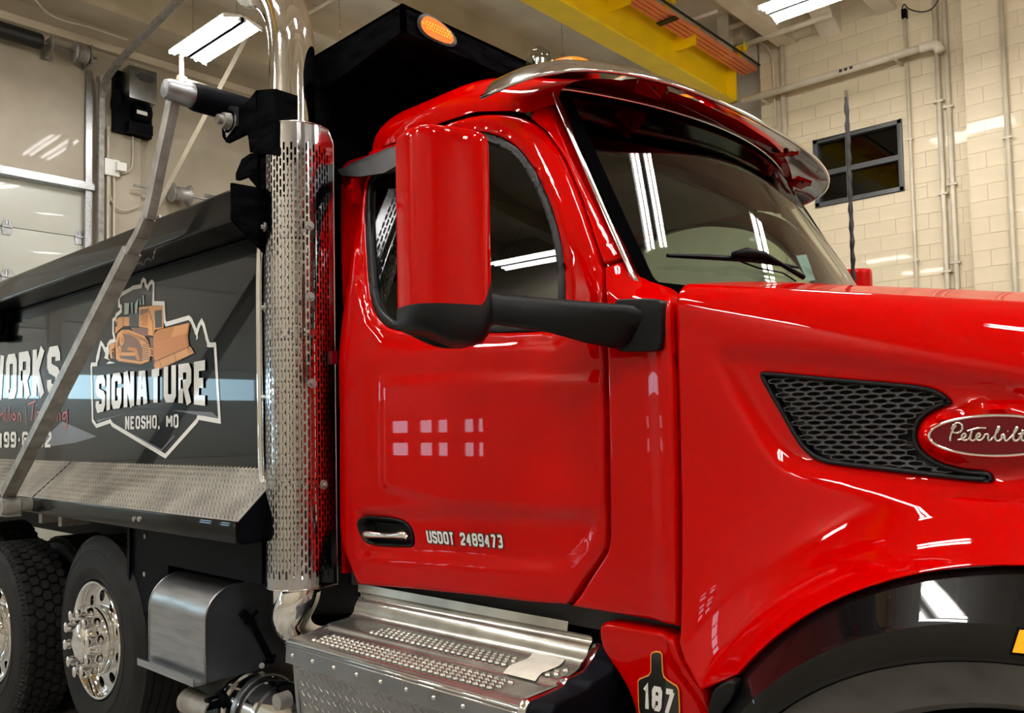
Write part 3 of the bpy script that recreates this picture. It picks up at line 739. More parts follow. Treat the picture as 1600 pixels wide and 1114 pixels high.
# ---- pillar and cowl panels
pil_px = [(942, 412), (909, 312), (882, 247), (854, 205), (828, 184), (833, 173), (850, 163), (862, 165), (868, 190), (893, 250), (932, 325), (966, 388), (986, 420), (968, 404)]
PO = pxpoly(ycab0, pil_px)
pp_ = panel('windshield_pillar', PO, ycab0, red, TR, grid=.02, edge=.008, step=.015, thick=.04); mirrored(pp_)
cow_px = [(890, 948), (905, 930), (928, 893), (948, 862), (952, 840), (950, 700), (947, 545), (946, 470), (943, 417), (970, 408), (990, 424), (1006, 438), (1030, 447), (1048, 462), (1050, 480), (1056, 600), (1060, 800), (1063, 977), (980, 963)]
CO_ = pxpoly(ycab0, cow_px)
def ycowl(x, z):
    y = ycab0(x, z) - .018 * sstep((x + 1.24) / .05) * (1 - sstep((z - 1.83) / .08))
    return y
cp = panel('cowl_panel', CO_, ycowl, red, TR, grid=.02, edge=.012, step=.015, thick=.05); mirrored(cp)
# ---- roof
def roof_pt(u, th):
    """u = station along the truck, th = 0 at the near drip seam .. pi at the far one"""
    k = sstep((-1.66 - u) / .5); kb = np.clip((-2.46 - u) / .22, 0, 1)
    z0 = float(np.interp(u, [-2.7, -2.41, -2.19, -2.01, -1.83, -1.76, -1.69, -1.66], [2.65, 2.648, 2.658, 2.648, 2.6, 2.572, 2.60, 2.635]))
    Hr = 2.73 + .15 * k - .11 * kb ** 2.2; a = CYT - float(ycab0(u, z0)) + .002 - .04 * kb ** 3
    q = math.cos(th); s_ = abs(math.sin(th))
    y = CYT - a * math.copysign(abs(q) ** .42, q); z = z0 + (Hr - z0) * s_ ** .75
    qq = (y - CYT) / .95
    x = u + .195 * (1 - abs(qq) ** 2.2) * (1 - sstep((-1.66 - u) / .6))
    return (x, y, z)
us = list(np.linspace(-1.70, -2.4, 26)) + list(np.linspace(-2.43, -2.68, 10)); ths = [PI * i / 60 for i in range(61)]
ths = [PI * (.5 - .5 * math.cos(PI * i / 60)) * 1 for i in range(61)]
mb = MB(); mb.add([roof_pt(u, t_) for u in us for t_ in ths], [(i * 61 + j, (i + 1) * 61 + j, (i + 1) * 61 + j + 1, i * 61 + j + 1) for i in range(len(us) - 1) for j in range(60)])
# turned-down back edge and front rim
nb = len(us) - 1
mb.add([roof_pt(us[-1], t_) for t_ in ths] + [(-2.69, roof_pt(us[-1], t_)[1], 2.45) for t_ in ths], [(j, j + 61, j + 62, j + 1) for j in range(60)])
fixn(mb.obj('roof', red, TR, autos=60))
# inner shell, dark: floor, back, headliner
ish = MB()
ish.box((-2.66, 2.10, .98), (-2.62, 3.90, 2.6)).box((-2.66, 1.99, .98), (-2.62, 4.01, 1.8)).box((-2.64, 1.97, .96), (-1.2, 4.03, 1.02)).box((-2.6, 2.14, 2.585), (-1.85, 3.86, 2.6)).box((-1.30, 2.0, 1.0), (-1.2, 4.0, 1.75))
ish.obj('cab_liner', trimg, TR)
MB().box((-2.69, 2.09, 1.8), (-2.665, 3.91, 2.62)).box((-2.69, 1.96, 1.0), (-2.665, 4.04, 1.8)).obj('cab_back', red, TR)
# ---- windshield
def wsp(u, v):
    """u -1..1 across, v 0..1 up"""
    hw = 1.0 - .115 * v
    return np.array((-1.32 - .385 * v + .2 * (1 - u * u), CYT + hw * u, 1.955 + .705 * v + .0 * (1 - u * u)))
def unproj(fn, px, py, ur=(-1, 1), vr=(-.2, 1)):
    d = ray(px, py); d = d / np.linalg.norm(d); o = np.array((0, 0, CAMH)); u0, u1 = ur; v0, v1 = vr
    for it in range(7):
        best = None
        for u in np.linspace(u0, u1, 15):
            for v in np.linspace(v0, v1, 15):
                p = fn(u, v) - o; e = np.linalg.norm(p - d * p.dot(d))
                if best is None or e < best[0]: best = (e, u, v)
        du, dv = (u1 - u0) / 7, (v1 - v0) / 7; u0, u1, v0, v1 = best[1] - du, best[1] + du, best[2] - dv, best[2] + dv
    return best[1], best[2]
def wsheet(name, outline, m, parent, off=0, holes=(), grid=.06, label=None, thick=0, fn=wsp):
    o = panel(name, outline, lambda x, z: x * 0, m, parent, holes=holes, grid=grid, edge=0, step=.04, thick=thick, label=label)
    for v in o.data.vertices:
        p = fn(v.co.x, v.co.z); v.co = Vector(p) + Vector((.87, 0, .48)) * (off - v.co.y)
    o.data.update(); return fixn(o)
wso = smooth_path([np.array(p) for p in [(-.93, -.06), (.93, -.06), (.995, -.02), (1, .08), (1, .9), (.995, .98), (.93, 1.0), (-.93, 1.0), (-.995, .98), (-1, .9), (-1, .08), (-.995, -.02)]], 2, True)
frit = mat('frit_black', (4, 4, 5), .5, spec=0)
ws = wsheet('windshield', wso, gl_wind, TR)
ins = inset(resample(wso, .04), .045)
wsheet('frit_border', wso, frit, ws, .003, holes=[ins])
wsheet('shade_band', [(-.955, .74), (.955, .74), (.955, .955), (-.955, .955)], band, ws, -.004)
so_ = [(x * 1.018, (v - .5) * 1.02 + .5) for x, v in resample(wso, .05)]
tb = MB(); tb.tube([wsp(*p) + np.array((.0, 0, 0)) for p in so_ + so_[:1]], .009, 6, False); tb.obj('windshield_trim', polished, ws, smooth=True)
# dash, steering wheel, seats
def at_ws(px, py, off=.0):
    u, v = unproj(wsp, px, py); return wsp(u, v) + np.array((.87, 0, .48)) * off
ds = MB(); ds.prism([(-1.75, 2.05, 1.0), (-1.25, 2.05, 1.0), (-1.27, 2.05, 1.92), (-1.45, 2.05, 1.95), (-1.72, 2.05, 1.86)], (0, 1.9, 0)); bevel(ds.obj('dashboard', trimg, TR), .02)
sw = MB(); cc_ = np.array((-1.82, 3.5, 1.9)); sw.tube([cc_ + np.array((.12 * math.sin(a) * 0 + .09 * math.sin(a), .22 * math.cos(a), .2 * math.sin(a))) for a in np.linspace(0, 2 * PI, 33)], .014, 8, False)
for a in (PI / 2, PI * 7 / 6, -PI / 6): sw.bar(cc_, cc_ + np.array((.09 * math.sin(a), .2 * math.cos(a), .19 * math.sin(a))), .03, .015)
sw.obj('steering_wheel', dark, TR)
def seat(y):
    s = E('seat', parent=TR)
    bevel(MB().box((-2.45, y - .24, 1.25), (-1.98, y + .24, 1.42)).obj('cushion', trimg, s), .05, 3)
    b = MB().hexa([(-2.52, y - .23, 1.38), (-2.38, y - .23, 1.38), (-2.38, y + .23, 1.38), (-2.52, y + .23, 1.38)], [(-2.58, y - .2, 2.05), (-2.48, y - .2, 2.05), (-2.48, y + .2, 2.05), (-2.58, y + .2, 2.05)]).obj('backrest', trimg, s); bevel(b, .04, 3)
    bevel(MB().box((-2.58, y - .12, 2.08), (-2.48, y + .12, 2.25)).obj('headrest', trimg, s), .03, 3)
seat(2.45); seat(3.55)
st = [unproj(wsp, x, y) for x, y in [(1246, 398), (1262, 396), (1276, 436), (1264, 438)]]
wsheet('windshield_sticker', st, paper, ws, -.006)
# wiper
wb = [at_ws(x, y, .03) for x, y in [(1031, 409), (1095, 411), (1165, 415), (1236, 426)]]
wi = E('wiper', parent=TR)
MB().tube(wb, [.006, .009, .009, .005], 6).obj('blade', blkpaint, wi)
wa = [at_ws(x, y, .045) for x, y in [(1128, 411), (1150, 409), (1175, 412), (1205, 427), (1238, 446)]]
MB().tube(wa, [.008, .018, .014, .007, .009], 8).obj('arm', blkpaint, wi, smooth=True)
wa = [at_ws(x, y, .02) for x, y in [(1150, 415), (1178, 425), (1215, 432), (1236, 445)]]
MB().tube(wa, .003, 5).obj('washer_hose', blkpaint, wi)

# ---- hood
HB = -1.148
def hood_prof(x, v):
    """v: height on the side, then run length over the shoulder and the top"""
    ze = 1.925 - .165 * (x + 1.16) - .10 * max(0, x + .1) ** 2; r = .075 + .12 * min(max((x + 1.16) / .8, 0), 1.6)
    zs = ze - r; L1 = r * PI / 2
    if v <= zs: return 1.9, v, 0
    if v <= zs + L1:
        a = (v - zs) / r; return 1.9 + r * (1 - math.cos(a)), zs + r * math.sin(a), a
    t_ = (v - zs - L1) / max(2.9 - zs - L1, .1); t_ = min(t_, 1); y = 1.9 + r + (1.1 - r) * t_
    return y, ze + .09 * math.sin(t_ * PI / 2), PI / 2
def hood_side(x, z): return np.full_like(np.asarray(x, float), 1.9)
VR = pxpoly(hood_side, [(1128, 560), (1142, 552), (1180, 553), (1290, 562), (1400, 575), (1500, 590), (1600, 604), (1660, 640), (1660, 760), (1600, 790), (1500, 776), (1400, 760), (1290, 740), (1240, 728), (1212, 706), (1180, 660), (1150, 610)])
AC = np.array((-.292, .484))
def bpt(px, py): p = at(px, py, Y=1.9); return np.array((p[0], p[2]))
bl = bpt(1461, 676); bt = bpt(1557, 649); bb = bpt(1567, 711)
BC = np.array(((bt[0] + bb[0]) / 2, (bt[1] + bb[1]) / 2)); BA, BB = BC[0] - bl[0], (bt[1] - bb[1]) / 2
def hood_depth(x, z):
    d = feat(x, z, [(VR, .026, .05)])
    r = np.hypot(np.ravel(x) - AC[0], np.ravel(z) - AC[1]) - .80
    d = d - .155 * np.exp(-np.clip(r, 0, 9) / .085) - .02 * np.exp(-(np.clip(r, 0, 9) / .3) ** 2)
    d = d - .03 * sstep((np.ravel(x) + .9) / 1.2) * 0
    # raised ring round the badge
    e = np.sqrt(((np.ravel(x) - BC[0]) / (BA * 1.27)) ** 2 + ((np.ravel(z) - BC[1]) / (BB * 1.40)) ** 2)
    d = d - .03 * (1 - sstep((e - .90) / .16)) + .012 * (1 - sstep((e - .80) / .08))
    return d
arc = [(AC[0] + .80 * math.cos(a), AC[1] + .80 * math.sin(a)) for a in np.linspace(math.radians(141), math.radians(-2), 160)]
low = [tuple(bpt(*p)) for p in [(1068, 1000), (1080, 1028), (1100, 1052), (1120, 1068)]]
HOUT = [(HB, 2.9)] + [(HB, z) for z in np.linspace(2.6, 1.02, 20)] + low + arc + [(.62, .44), (.72, .6), (.74, 1.2), (.70, 1.75), (.68, 2.9)]
def yh0(x, z):
    r = np.hypot(np.ravel(x) - AC[0], np.ravel(z) - AC[1]) - .80
    return 1.9 + feat(x, z, [(VR, .026, .05)]) - .155 * np.exp(-np.clip(r, 0, 9) / .085) - .02 * np.exp(-(np.clip(r, 0, 9) / .3) ** 2)
VP = smooth_path([np.array(q) for q in pxpoly(yh0, [(1186, 583), (1196, 580), (1300, 590), (1400, 598), (1446, 603), (1470, 611), (1486, 624), (1489, 631), (1468, 638), (1446, 650), (1434, 668), (1433, 690), (1446, 708), (1470, 722), (1500, 731), (1540, 735), (1549, 739), (1554, 750), (1546, 754), (1500, 750), (1400, 738), (1300, 726), (1278, 720), (1262, 709), (1245, 690), (1220, 645), (1200, 610)])], 1, True)
ho_ = panel('hood', HOUT, hood_depth, red, TR, holes=[inset(resample(VP, .02), .005)], grid=.018, edge=.010, step=.012, thick=.05)
for v in ho_.data.vertices:
    x, dpt, z = v.co; y, zz, a = hood_prof(x, z)
    fr_ = max(0, x - .2); y += .25 * fr_ ** 2
    v.co = (x + (0 if z < 1.9 else 0), y + dpt * math.cos(a), zz - dpt * math.sin(a))
ho_.data.update(); fixn(ho_); hm = mirrored(ho_, ho_, 'far_side_panel')
# front grille, plain
MB().box((.66, 2.0, .6), (.74, 4.0, 1.66)).obj('grille', chrome, TR)
def yh(x, z):
    return 1.9 + hood_depth(x, z)
# side vent with honeycomb mesh
VI = inset(resample(VP, .012), .011)
ve = E('side_vent', 'black honeycomb vent in the side of the hood', parent=TR)
del ve['label']; ve['label'] = 'black honeycomb vent'
panel('vent_frame', VP, lambda x, z: yh0(x, z) - .009, plastic, ve, holes=[VI], grid=.01, edge=.005, step=.012, thick=.03)
panel('vent_backing', inset(VP, .006), lambda x, z: yh0(x, z) + .022, dark, ve, grid=.05, edge=0, step=.03, thick=0)
cw, ph_ = .0375, .0113
hx = MB(); lo, hi = np.min(VP, 0), np.max(VP, 0); r_ = 0; z = lo[1]
def lerp2(a, b, t): return (a[0] + (b[0] - a[0]) * t, a[1] + (b[1] - a[1]) * t)
while z < hi[1] + ph_:
    x = lo[0] + (cw / 2 if r_ % 2 else 0)
    while x < hi[0] + cw:
        if sd_poly([np.array((x, z))], VI)[0] < .016:
            a_, b_ = ph_ * .36, ph_ * .64
            H6 = [(x + cw / 2, z - a_), (x + cw / 2, z + a_), (x, z + b_), (x - cw / 2, z + a_), (x - cw / 2, z - a_), (x, z - b_)]
            outp = []
            for k in range(6): outp += [H6[k], lerp2(H6[k], H6[(k + 1) % 6], .5)]
            inp = []
            for p in outp:
                t_ = math.atan2((p[1] - z) / ph_ * 3.2, (p[0] - x) / cw * 3.2); inp.append((x + cw * .435 * math.cos(t_), z + ph_ * .40 * math.sin(t_)))
            pts = [np.array(p) for p in outp + inp]
            if sd_poly(pts, VI).max() < .0085:
                A3 = [(p[0], float(yh0(np.array([p[0]]), np.array([p[1]]))[0]) - .001, p[1]) for p in pts]
                B3 = [(p[0], p[1] + .012, p[2]) for p in A3[12:]]
                hx.add(A3 + B3, [(i, (i + 1) % 12, 12 + (i + 1) % 12, 12 + i) for i in range(12)] + [(12 + i, 12 + (i + 1) % 12, 24 + (i + 1) % 12, 24 + i) for i in range(12)])
        x += cw
    z += ph_; r_ += 1
hx.obj('honeycomb', mat('vent_mesh_grey', (52, 52, 55), .5, spec=.3), ve, kind='stuff')
# badge
bd = E('badge', parent=TR); bd['label'] = 'oval badge with silver script lettering'
_a = np.linspace(0, 2 * PI, 40); yb = min(float(yh(np.array([BC[0] + BA * k_ * math.cos(a)]), np.array([BC[1] + BB * k_ * math.sin(a)]))[0]) for a in _a for k_ in (0, .5, 1.0)) - .001
el = [(BC[0] + BA * math.cos(a), yb - .004, BC[1] + BB * math.sin(a)) for a in np.linspace(0, 2 * PI, 64, endpoint=False)]
MB().prism([(BC[0] + (p[0] - BC[0]) * .97, yb + .0, BC[2 - 1] + (p[2] - BC[1]) * .95) for p in el], (0, -.004, 0)).obj('badge_face', dkred, bd)
MB().tube(el + el[:1], .0035, 8, False).obj('badge_rim', chrome, bd, smooth=True)
LT = [[(430, 655), (432, 615), (448, 565), (478, 528)], [(438, 562), (452, 528), (485, 508), (515, 515), (530, 545), (515, 580), (480, 592), (450, 584)],
      [(490, 645), (520, 640), (548, 625), (555, 600), (535, 592), (520, 612), (522, 640), (545, 652), (575, 640), (590, 610), (605, 560), (592, 605), (588, 645), (610, 655), (635, 635), (665, 615), (668, 595), (650, 590), (635, 612), (638, 640), (660, 652), (690, 635), (705, 598), (735, 602), (728, 630), (732, 650), (750, 650), (790, 600), (822, 550), (812, 533), (795, 570), (783, 620), (790, 650), (820, 655), (842, 628), (832, 602), (862, 604), (858, 640), (870, 655), (895, 640), (930, 600), (965, 552), (955, 538), (938, 570), (925, 625), (935, 655), (965, 652), (988, 610), (1008, 555), (996, 610), (994, 645), (1012, 655), (1034, 640)],
      [(565, 575), (620, 560), (660, 548), (712, 552)], [(882, 575), (890, 577)], [(968, 600), (1000, 592), (1050, 588)]]
sm = MB()
for pl in LT:
    q = [np.array((1400 + x / 5.065, 560 + y / 5.065)) for x, y in pl]
    q = smooth_path(q, 2) if len(q) > 2 else q
    sm.tube([at(*p, Y=yb - .006) for p in q], .0025, 6)
sm.obj('script_lettering', chrome, bd, smooth=True)
# splash panel with the unit number
sp_px = [(933, 980), (941, 973), (960, 975), (1056, 992), (1062, 1006), (1070, 1030), (1090, 1058), (1112, 1086), (1112, 1120), (1100, 1200), (1040, 1260), (1010, 1230), (995, 1130), (980, 1082), (963, 1052), (944, 1026), (935, 1005)]
SPO = smooth_path([np.array(q) for q in pxpoly(hood_side, sp_px)], 1, True)
SPI = pxpoly(hood_side, [(1040, 980), (1044, 1000), (1052, 1030), (1075, 1065), (1112, 1120), (1300, 1100), (1200, 950)])
ysp = lambda x, z: 1.905 + feat(x, z, [(SPI, -.025, .03)])
spl = panel('splash_panel', SPO, ysp, red, TR, grid=.016, edge=.014, step=.015, thick=.05)
def c7(x, y): return (920 + x / 5, 940 + y / 5)
tg = [c7(*p) for p in [(481, 415), (492, 395), (520, 385), (555, 390), (574, 408), (580, 545), (590, 585), (612, 608), (690, 658), (705, 690), (712, 820), (712, 960), (640, 1010), (470, 1010), (410, 960), (386, 820), (381, 620), (395, 600), (465, 570), (481, 545)]]
T3 = [at(*p, Y=1.899) for p in tg]
cen = np.mean(T3, 0)
MB().prism(T3, (0, .002, 0)).obj('number_decal', oranl, spl, label='orange bordered black tag with 187')
T4 = [tuple(p) for p in inset([(p[0], p[2]) for p in T3], .0035)]
MB().prism([(a, 1.8975, b) for a, b in T4], (0, .001, 0)).obj('number_field', blackd, spl)
tx, Wt = text2d('187', .62, 1, .23, .09)
q4 = quadmap(*[at(*c7(*p), Y=1.8965) for p in [(425, 832), (650, 882), (675, 690), (418, 640)]], Wt, 1)
m_ = MB(); put2d(m_, tx, q4); m_.obj('lettering', white, spl, label='white number 187')
# fender flare, liner, latch, marker
prof = [(.806, 1.775), (.802, 1.752), (.79, 1.735), (.745, 1.668), (.738, 1.655), (.70, 1.642), (.694, 1.643), (.691, 1.65), (.692, 1.70)]
fl = MB(); na = 72; A0, A1 = math.radians(-12), math.radians(160)
def fc_(r): t_ = min(max((.80 - r) / .11, 0), 1); return AC[0] - .03 * t_, AC[1] - .05 * t_
fl.add([(fc_(r)[0] + r * math.cos(a), y, fc_(r)[1] + r * math.sin(a)) for r, y in prof for a in np.linspace(A0, A1, na)], [(k * na + i, k * na + i + 1, (k + 1) * na + i + 1, (k + 1) * na + i) for k in range(len(prof) - 1) for i in range(na - 1)])
flo = fixn(fl.obj('fender_flare', blkgloss, TR, autos=25)); mirrored(flo)
ln = MB(); lp_ = [(.692, 1.69), (.686, 1.70), (.60, 1.735), (.585, 1.76), (.585, 2.1)]
ln.add([(fc_(.69)[0] + r * math.cos(a), y, fc_(.69)[1] + r * math.sin(a)) for r, y in lp_ for a in np.linspace(A0, A1, na)], [(k * na + i, k * na + i + 1, (k + 1) * na + i + 1, (k + 1) * na + i) for k in range(4) for i in range(na - 1)])
lno = ln.obj('wheel_liner', mat('liner_plastic', (92, 92, 92), .7, var=.2, vscale=10), TR, autos=25); mirrored(lno)
mk = E('fender_marker', parent=TR)
q = [at(x, y, Y=1.648) for x, y in [(1577, 1022), (1590, 978), (1640, 982), (1655, 1030)]]
bevel(MB().prism(q, (0, -.006, 0)).obj('marker_frame', blkpaint, mk), .002)
q = [at(x, y, Y=1.640) for x, y in [(1583, 1018), (1594, 984), (1636, 988), (1648, 1024)]]
MB().prism(q, (0, -.006, 0)).obj('lens', glow, mk)
lt = [at(x, y, Y=1.70) for x, y in [(1143, 1062), (1150, 1070), (1147, 1090), (1130, 1112), (1118, 1135), (1104, 1135), (1105, 1108), (1112, 1080), (1125, 1068)]]
bevel(MB().prism(smooth_path(lt, 1, True), (0, .04, 0)).obj('hood_latch', plastic, TR), .008, 3)

# ---- sun visor over the windshield
vis = E('sun_visor', parent=TR); vis['label'] = 'polished drop visor'
def sp_(v, e): return math.copysign(abs(v) ** e, v)
def vrear(p): return np.array((-1.86 + .27 * abs(math.cos(p)) ** .75, CYT + .985 * sp_(math.sin(p), .8), 2.80 - .09 * (1 - abs(math.cos(p)) ** 1.2)))
def vfront(p): return np.array((-1.86 + .475 * abs(math.cos(p)) ** .6, CYT + 1.075 * sp_(math.sin(p), .8), 2.675 - .055 * (1 - abs(math.cos(p)) ** .9)))
phs = np.linspace(-PI / 2, PI / 2, 72); nv = 8; V = []
for side in (0, 1):
    for p in phs:
        a, b = vrear(p), vfront(p)
        for k in range(nv + 1):
            t_ = k / nv; c = a * (1 - t_) + b * t_; c = c + np.array((0, 0, .018 * math.sin(PI * t_)))
            V.append(c + np.array((0, 0, -.005 * side)))
nn = len(phs) * (nv + 1); Fc = []
for s_ in (0, 1):
    for i in range(len(phs) - 1):
        for k in range(nv):
            a = s_ * nn + i * (nv + 1) + k; Fc.append((a, a + 1, a + nv + 2, a + nv + 1))
for i in range(len(phs) - 1):
    for k in (0, nv):
        a = i * (nv + 1) + k; Fc.append((a, a + nv + 1, a + nv + 1 + nn, a + nn))
vb = fixn(O('visor_blade', V, Fc, polished, vis, autos=40))
MB().tube([vfront(p) for p in phs], .007, 8).obj('rolled_edge', polished, vis, smooth=True)
for p in (-.42, .3, .95):
    b = (vrear(p) * .4 + vfront(p) * .6); c = roof_pt(-1.70, PI / 2 + (p / 1.57) * PI / 2 * .92)
    br = E('visor_bracket', parent=TR)
    MB().bar(b * .75 + np.array(c) * .25 - (0, 0, .03), np.array(c) - (0, 0, .005), .10, .014).obj('bracket_arm', red, br)
    for s in (-.03, .03): MB().lathe([(0, 0), (.013, 0), (.013, .012), (.006, .016), (0, .016)], np.array(c) * .45 + b * .55 + (.01, s, -.02), 'X', 10).obj('screw', dkred, br)
# roof marker lamps
for i, (x, y) in enumerate([(-1.86, 2.36), (-1.78, 2.68), (-1.76, 3.0), (-1.78, 3.32), (-1.86, 3.64)]):
    zt = 2.845 if i in (0, 4) else 2.86
    e_ = E('marker_lamp', parent=TR)
    lz = MB(); n1, n2 = 16, 6; V = []
    for j in range(n2 + 1):
        f_ = j / n2 * PI / 2
        for k in range(n1):
            a = 2 * PI * k / n1; V.append((x + .12 * math.cos(a) * math.cos(f_) - .03 * math.sin(f_), y + .05 * math.sin(a) * math.cos(f_), zt + .055 * math.sin(f_) - .01))
    lz.add(V, [(j * n1 + k, j * n1 + (k + 1) % n1, (j + 1) * n1 + (k + 1) % n1, (j + 1) * n1 + k) for j in range(n2) for k in range(n1)])
    lz.obj('lens', amber, e_, smooth=True)
    MB().lathe([(.0, 0), (.13, 0), (.13, .012), (0, .012)], (x, y, zt - .03), 'Z', 16).obj('base', chrome, e_)
# roof horn: chrome bell
hnp = E('air_horn', parent=TR); x0 = np.array((-2.28, 2.62, 2.93))
MB().lathe([(.012, -.3), (.014, -.1), (.02, 0), (.032, .06), (.062, .11), (.068, .112), (.06, .1), (.028, .05)], x0 + (.1, 0, .0), 'X', 24).obj('bell', chrome, hnp, autos=40)
MB().box(x0 + (-.16, -.02, -.08), x0 + (-.12, .02, 0)).box(x0 + (-.02, -.02, -.08), x0 + (.02, .02, 0)).obj('foot', chrome, hnp)
dm = E('roof_beacon', parent=TR)
pb = at(843, 98, Y=2.62)
MB().lathe([(.055, -.07), (.056, 0), (.05, .035), (.03, .058), (0, .065)], (pb[0], pb[1], pb[2] + .0), 'Z', 24).obj('dome', gl_clear, dm, smooth=True)
MB().lathe([(.0, -.12), (.058, -.12), (.06, -.07), (0, -.07)], (pb[0], pb[1], pb[2]), 'Z', 24).obj('beacon_base', chrome, dm, autos=40)
MB().lathe([(.0, -.07), (.03, -.065), (.03, .01), (0, .02)], (pb[0], pb[1], pb[2]), 'Z', 12).obj('reflector', chrome, dm, autos=40)
# antenna on the far side
an = E('antenna', parent=TR)
a = at(1334, 447, Y=4.25); b = at(1322, 142, Y=4.25)
pts = [a + (b - a) * t_ + np.array((.0015 * math.sin(t_ * 60), 0, 0)) for t_ in np.linspace(-.4, .965, 60)]
MB().tube(pts, [.011 + .0025 * math.sin(i * 1.7) for i in range(60)], 8).obj('whip', blackcable, an, smooth=True)
MB().tube([a + (b - a) * .96, b], .009, 8).obj('tip', chrome, an)
# ---- side mirrors
def side_mirror():
    s = E('side_mirror', parent=TR); s['label'] = 'tall red backed side mirror on a black arm'
    P1 = np.array((-1.695, 1.425)); P2 = np.array((-1.612, 1.652)); ux = (P2 - P1) / np.linalg.norm(P2 - P1); W2_ = np.linalg.norm(P2 - P1) / 2
    nx = np.array((ux[1], -ux[0])); ctr = (P1 + P2) / 2                    # nx points to the front of the truck
    def ringp(th, k=1.0, dpt=.13):
        """th 0..2pi; front half bulges, back half is flat"""
        c_, s_ = math.cos(th), math.sin(th)
        a = W2_ * math.copysign(abs(c_) ** .62, c_) * k
        b = (dpt * abs(s_) ** .62 if s_ > 0 else -.02 * abs(s_) ** .4) * (.5 + .5 * k)
        return ctr + ux * a + nx * b
    zt = 2.328
    n = 56; ths_ = [2 * PI * i / n for i in range(n)]
    def zb(th):
        c_ = math.cos(th); return 1.866 + .075 * sstep((c_ - .3) / .55)
    V = []; K = [(0, 1.0)] 
    zz_ = [(1.0, 0.0)] + [(1.0, f) for f in (.15, .3, .45, .6, .75, .88, .93)] + [(math.cos(a) ** .5 * .12 + .88, .93 + .07 * math.sin(a)) for a in np.linspace(.2, PI / 2 - .12, 7)]
    for k, f in zz_:
        for th in ths_:
            p = ringp(th, k); z0 = zb(th); V.append((p[0], p[1], z0 + (zt - z0) * f))
    m = MB(); m.add(V, [(i * n + j, i * n + (j + 1) % n, (i + 1) * n + (j + 1) % n, (i + 1) * n + j) for i in range(len(zz_) - 1) for j in range(n)] + [tuple((len(zz_) - 1) * n + j for j in range(n))])
    sh = fixn(m.obj('mirror_shell', red, s, autos=50))
    V = []; lv = [(1.005, 0), (1.02, -.15), (1.02, -.4), (1.0, -.62), (.93, -.82), (.78, -.95), (.5, -1.0)]
    for k, f in lv:
        for th in ths_:
            p = ringp(th, k); z0 = zb(th); bot = 1.765 + .03 * (1 - sstep((math.cos(th) + 1) / 1.2)); V.append((p[0], p[1], z0 + (z0 - bot) * f))
    m = MB(); m.add(V, [(i * n + j, i * n + (j + 1) % n, (i + 1) * n + (j + 1) % n, (i + 1) * n + j) for i in range(len(lv) - 1) for j in range(n)] + [tuple((len(lv) - 1) * n + j for j in range(n))])
    fixn(m.obj('mirror_base', plastic, s, autos=50))
    g = [ctr + ux * a * W2_ * .9 - nx * .023 for a in (-1, 1)]
    MB().prism([(g[0][0], g[0][1], 1.9), (g[1][0], g[1][1], 1.9), (g[1][0], g[1][1], 2.31), (g[0][0], g[0][1], 2.31)], (-.004, -.001, 0)).obj('mirror_glass', chrome, s)
    # arm: tapered loft from the housing to the cowl
    st_ = []
    for (xt, yt), (xb, yb_), Yc in [((748, 446), (745, 515), 1.60), ((765, 455), (768, 507), 1.63), ((790, 460), (800, 511), 1.66), ((850, 465), (862, 521), 1.73), ((930, 472), (915, 536), 1.80), ((990, 477), (962, 545), 1.86), ((1018, 486), (990, 546), 1.90)]:
        st_.append((at(xt, yt, Y=Yc), at(xb, yb_, Y=Yc)))
    V = []; n = 16
    for t_, b_ in st_:
        c_ = (t_ + b_) / 2; h_ = (t_ - b_) / 2
        for j in range(n):
            a = 2 * PI * j / n; e1 = math.copysign(abs(math.cos(a)) ** .6, math.cos(a)); e2 = math.copysign(abs(math.sin(a)) ** .6, math.sin(a))
            V.append(c_ + h_ * e2 + np.array((.25, -.97, 0)) * .042 * e1)
    m = MB(); m.add(V, [(i * n + j, i * n + (j + 1) % n, (i + 1) * n + (j + 1) % n, (i + 1) * n + j) for i in range(len(st_) - 1) for j in range(n)] + [tuple(range(n)), tuple((len(st_) - 1) * n + j for j in range(n))])
    ar = fixn(m.obj('mirror_arm', plastic, s, autos=50))
    gv = [at(x, y, Y=Y_) for x, y, Y_ in [(790, 468, 1.612), (870, 476, 1.69), (930, 481, 1.757), (985, 487, 1.815), (987, 476, 1.82), (989, 500, 1.815), (985, 505, 1.815), (900, 500, 1.725), (878, 514, 1.70)]]
    mp_ = smooth_path([tuple(np.array(p)) for p in [at(*p, Y=1.86) for p in [(945, 468), (1024, 465), (1032, 472), (1033, 540), (1026, 549), (948, 549)]]], 1, True)
    bevel(MB().prism(mp_, (0, .05, 0)).obj('mounting_plate', plastic, s), .006, 3)
    return s
sm_ = side_mirror()
fm_ = E('side_mirror', parent=TR); fm_['label'] = 'top of the far side mirror beyond the hood'
for ch in list(sm_.children): mirrored(ch, fm_)

# ---- exhaust stack
ex = E('exhaust_stack', parent=TR); ex['label'] = 'chrome exhaust stack with perforated heat guard'
sx, sy = at(459, 500, Y=1.83)[0], 1.83
pr = .088
pth = [(sx, sy, .9), (sx, sy, 1.0), (sx, sy, 2.0), (sx, sy, 3.05), (sx - .005, sy, 3.12), (sx - .05, sy - .0, 3.24), (sx - .16, sy, 3.36), (sx - .3, sy, 3.42)]
MB().tube(pth[:4] + smooth_path(pth[3:], 2)[1:], pr, 40).obj('stack_pipe', chrome, ex, autos=60)
ec = [(472, 905, 1.83), (472, 925, 1.82), (462, 945, 1.80), (452, 962, 1.80), (462, 980, 1.84), (490, 985, 1.95), (520, 982, 2.12), (560, 980, 2.4)]
MB().tube(smooth_path([at(x, y, Y=Y_) for x, y, Y_ in ec], 3), .073, 32).obj('elbow', chrome, ex, autos=60)
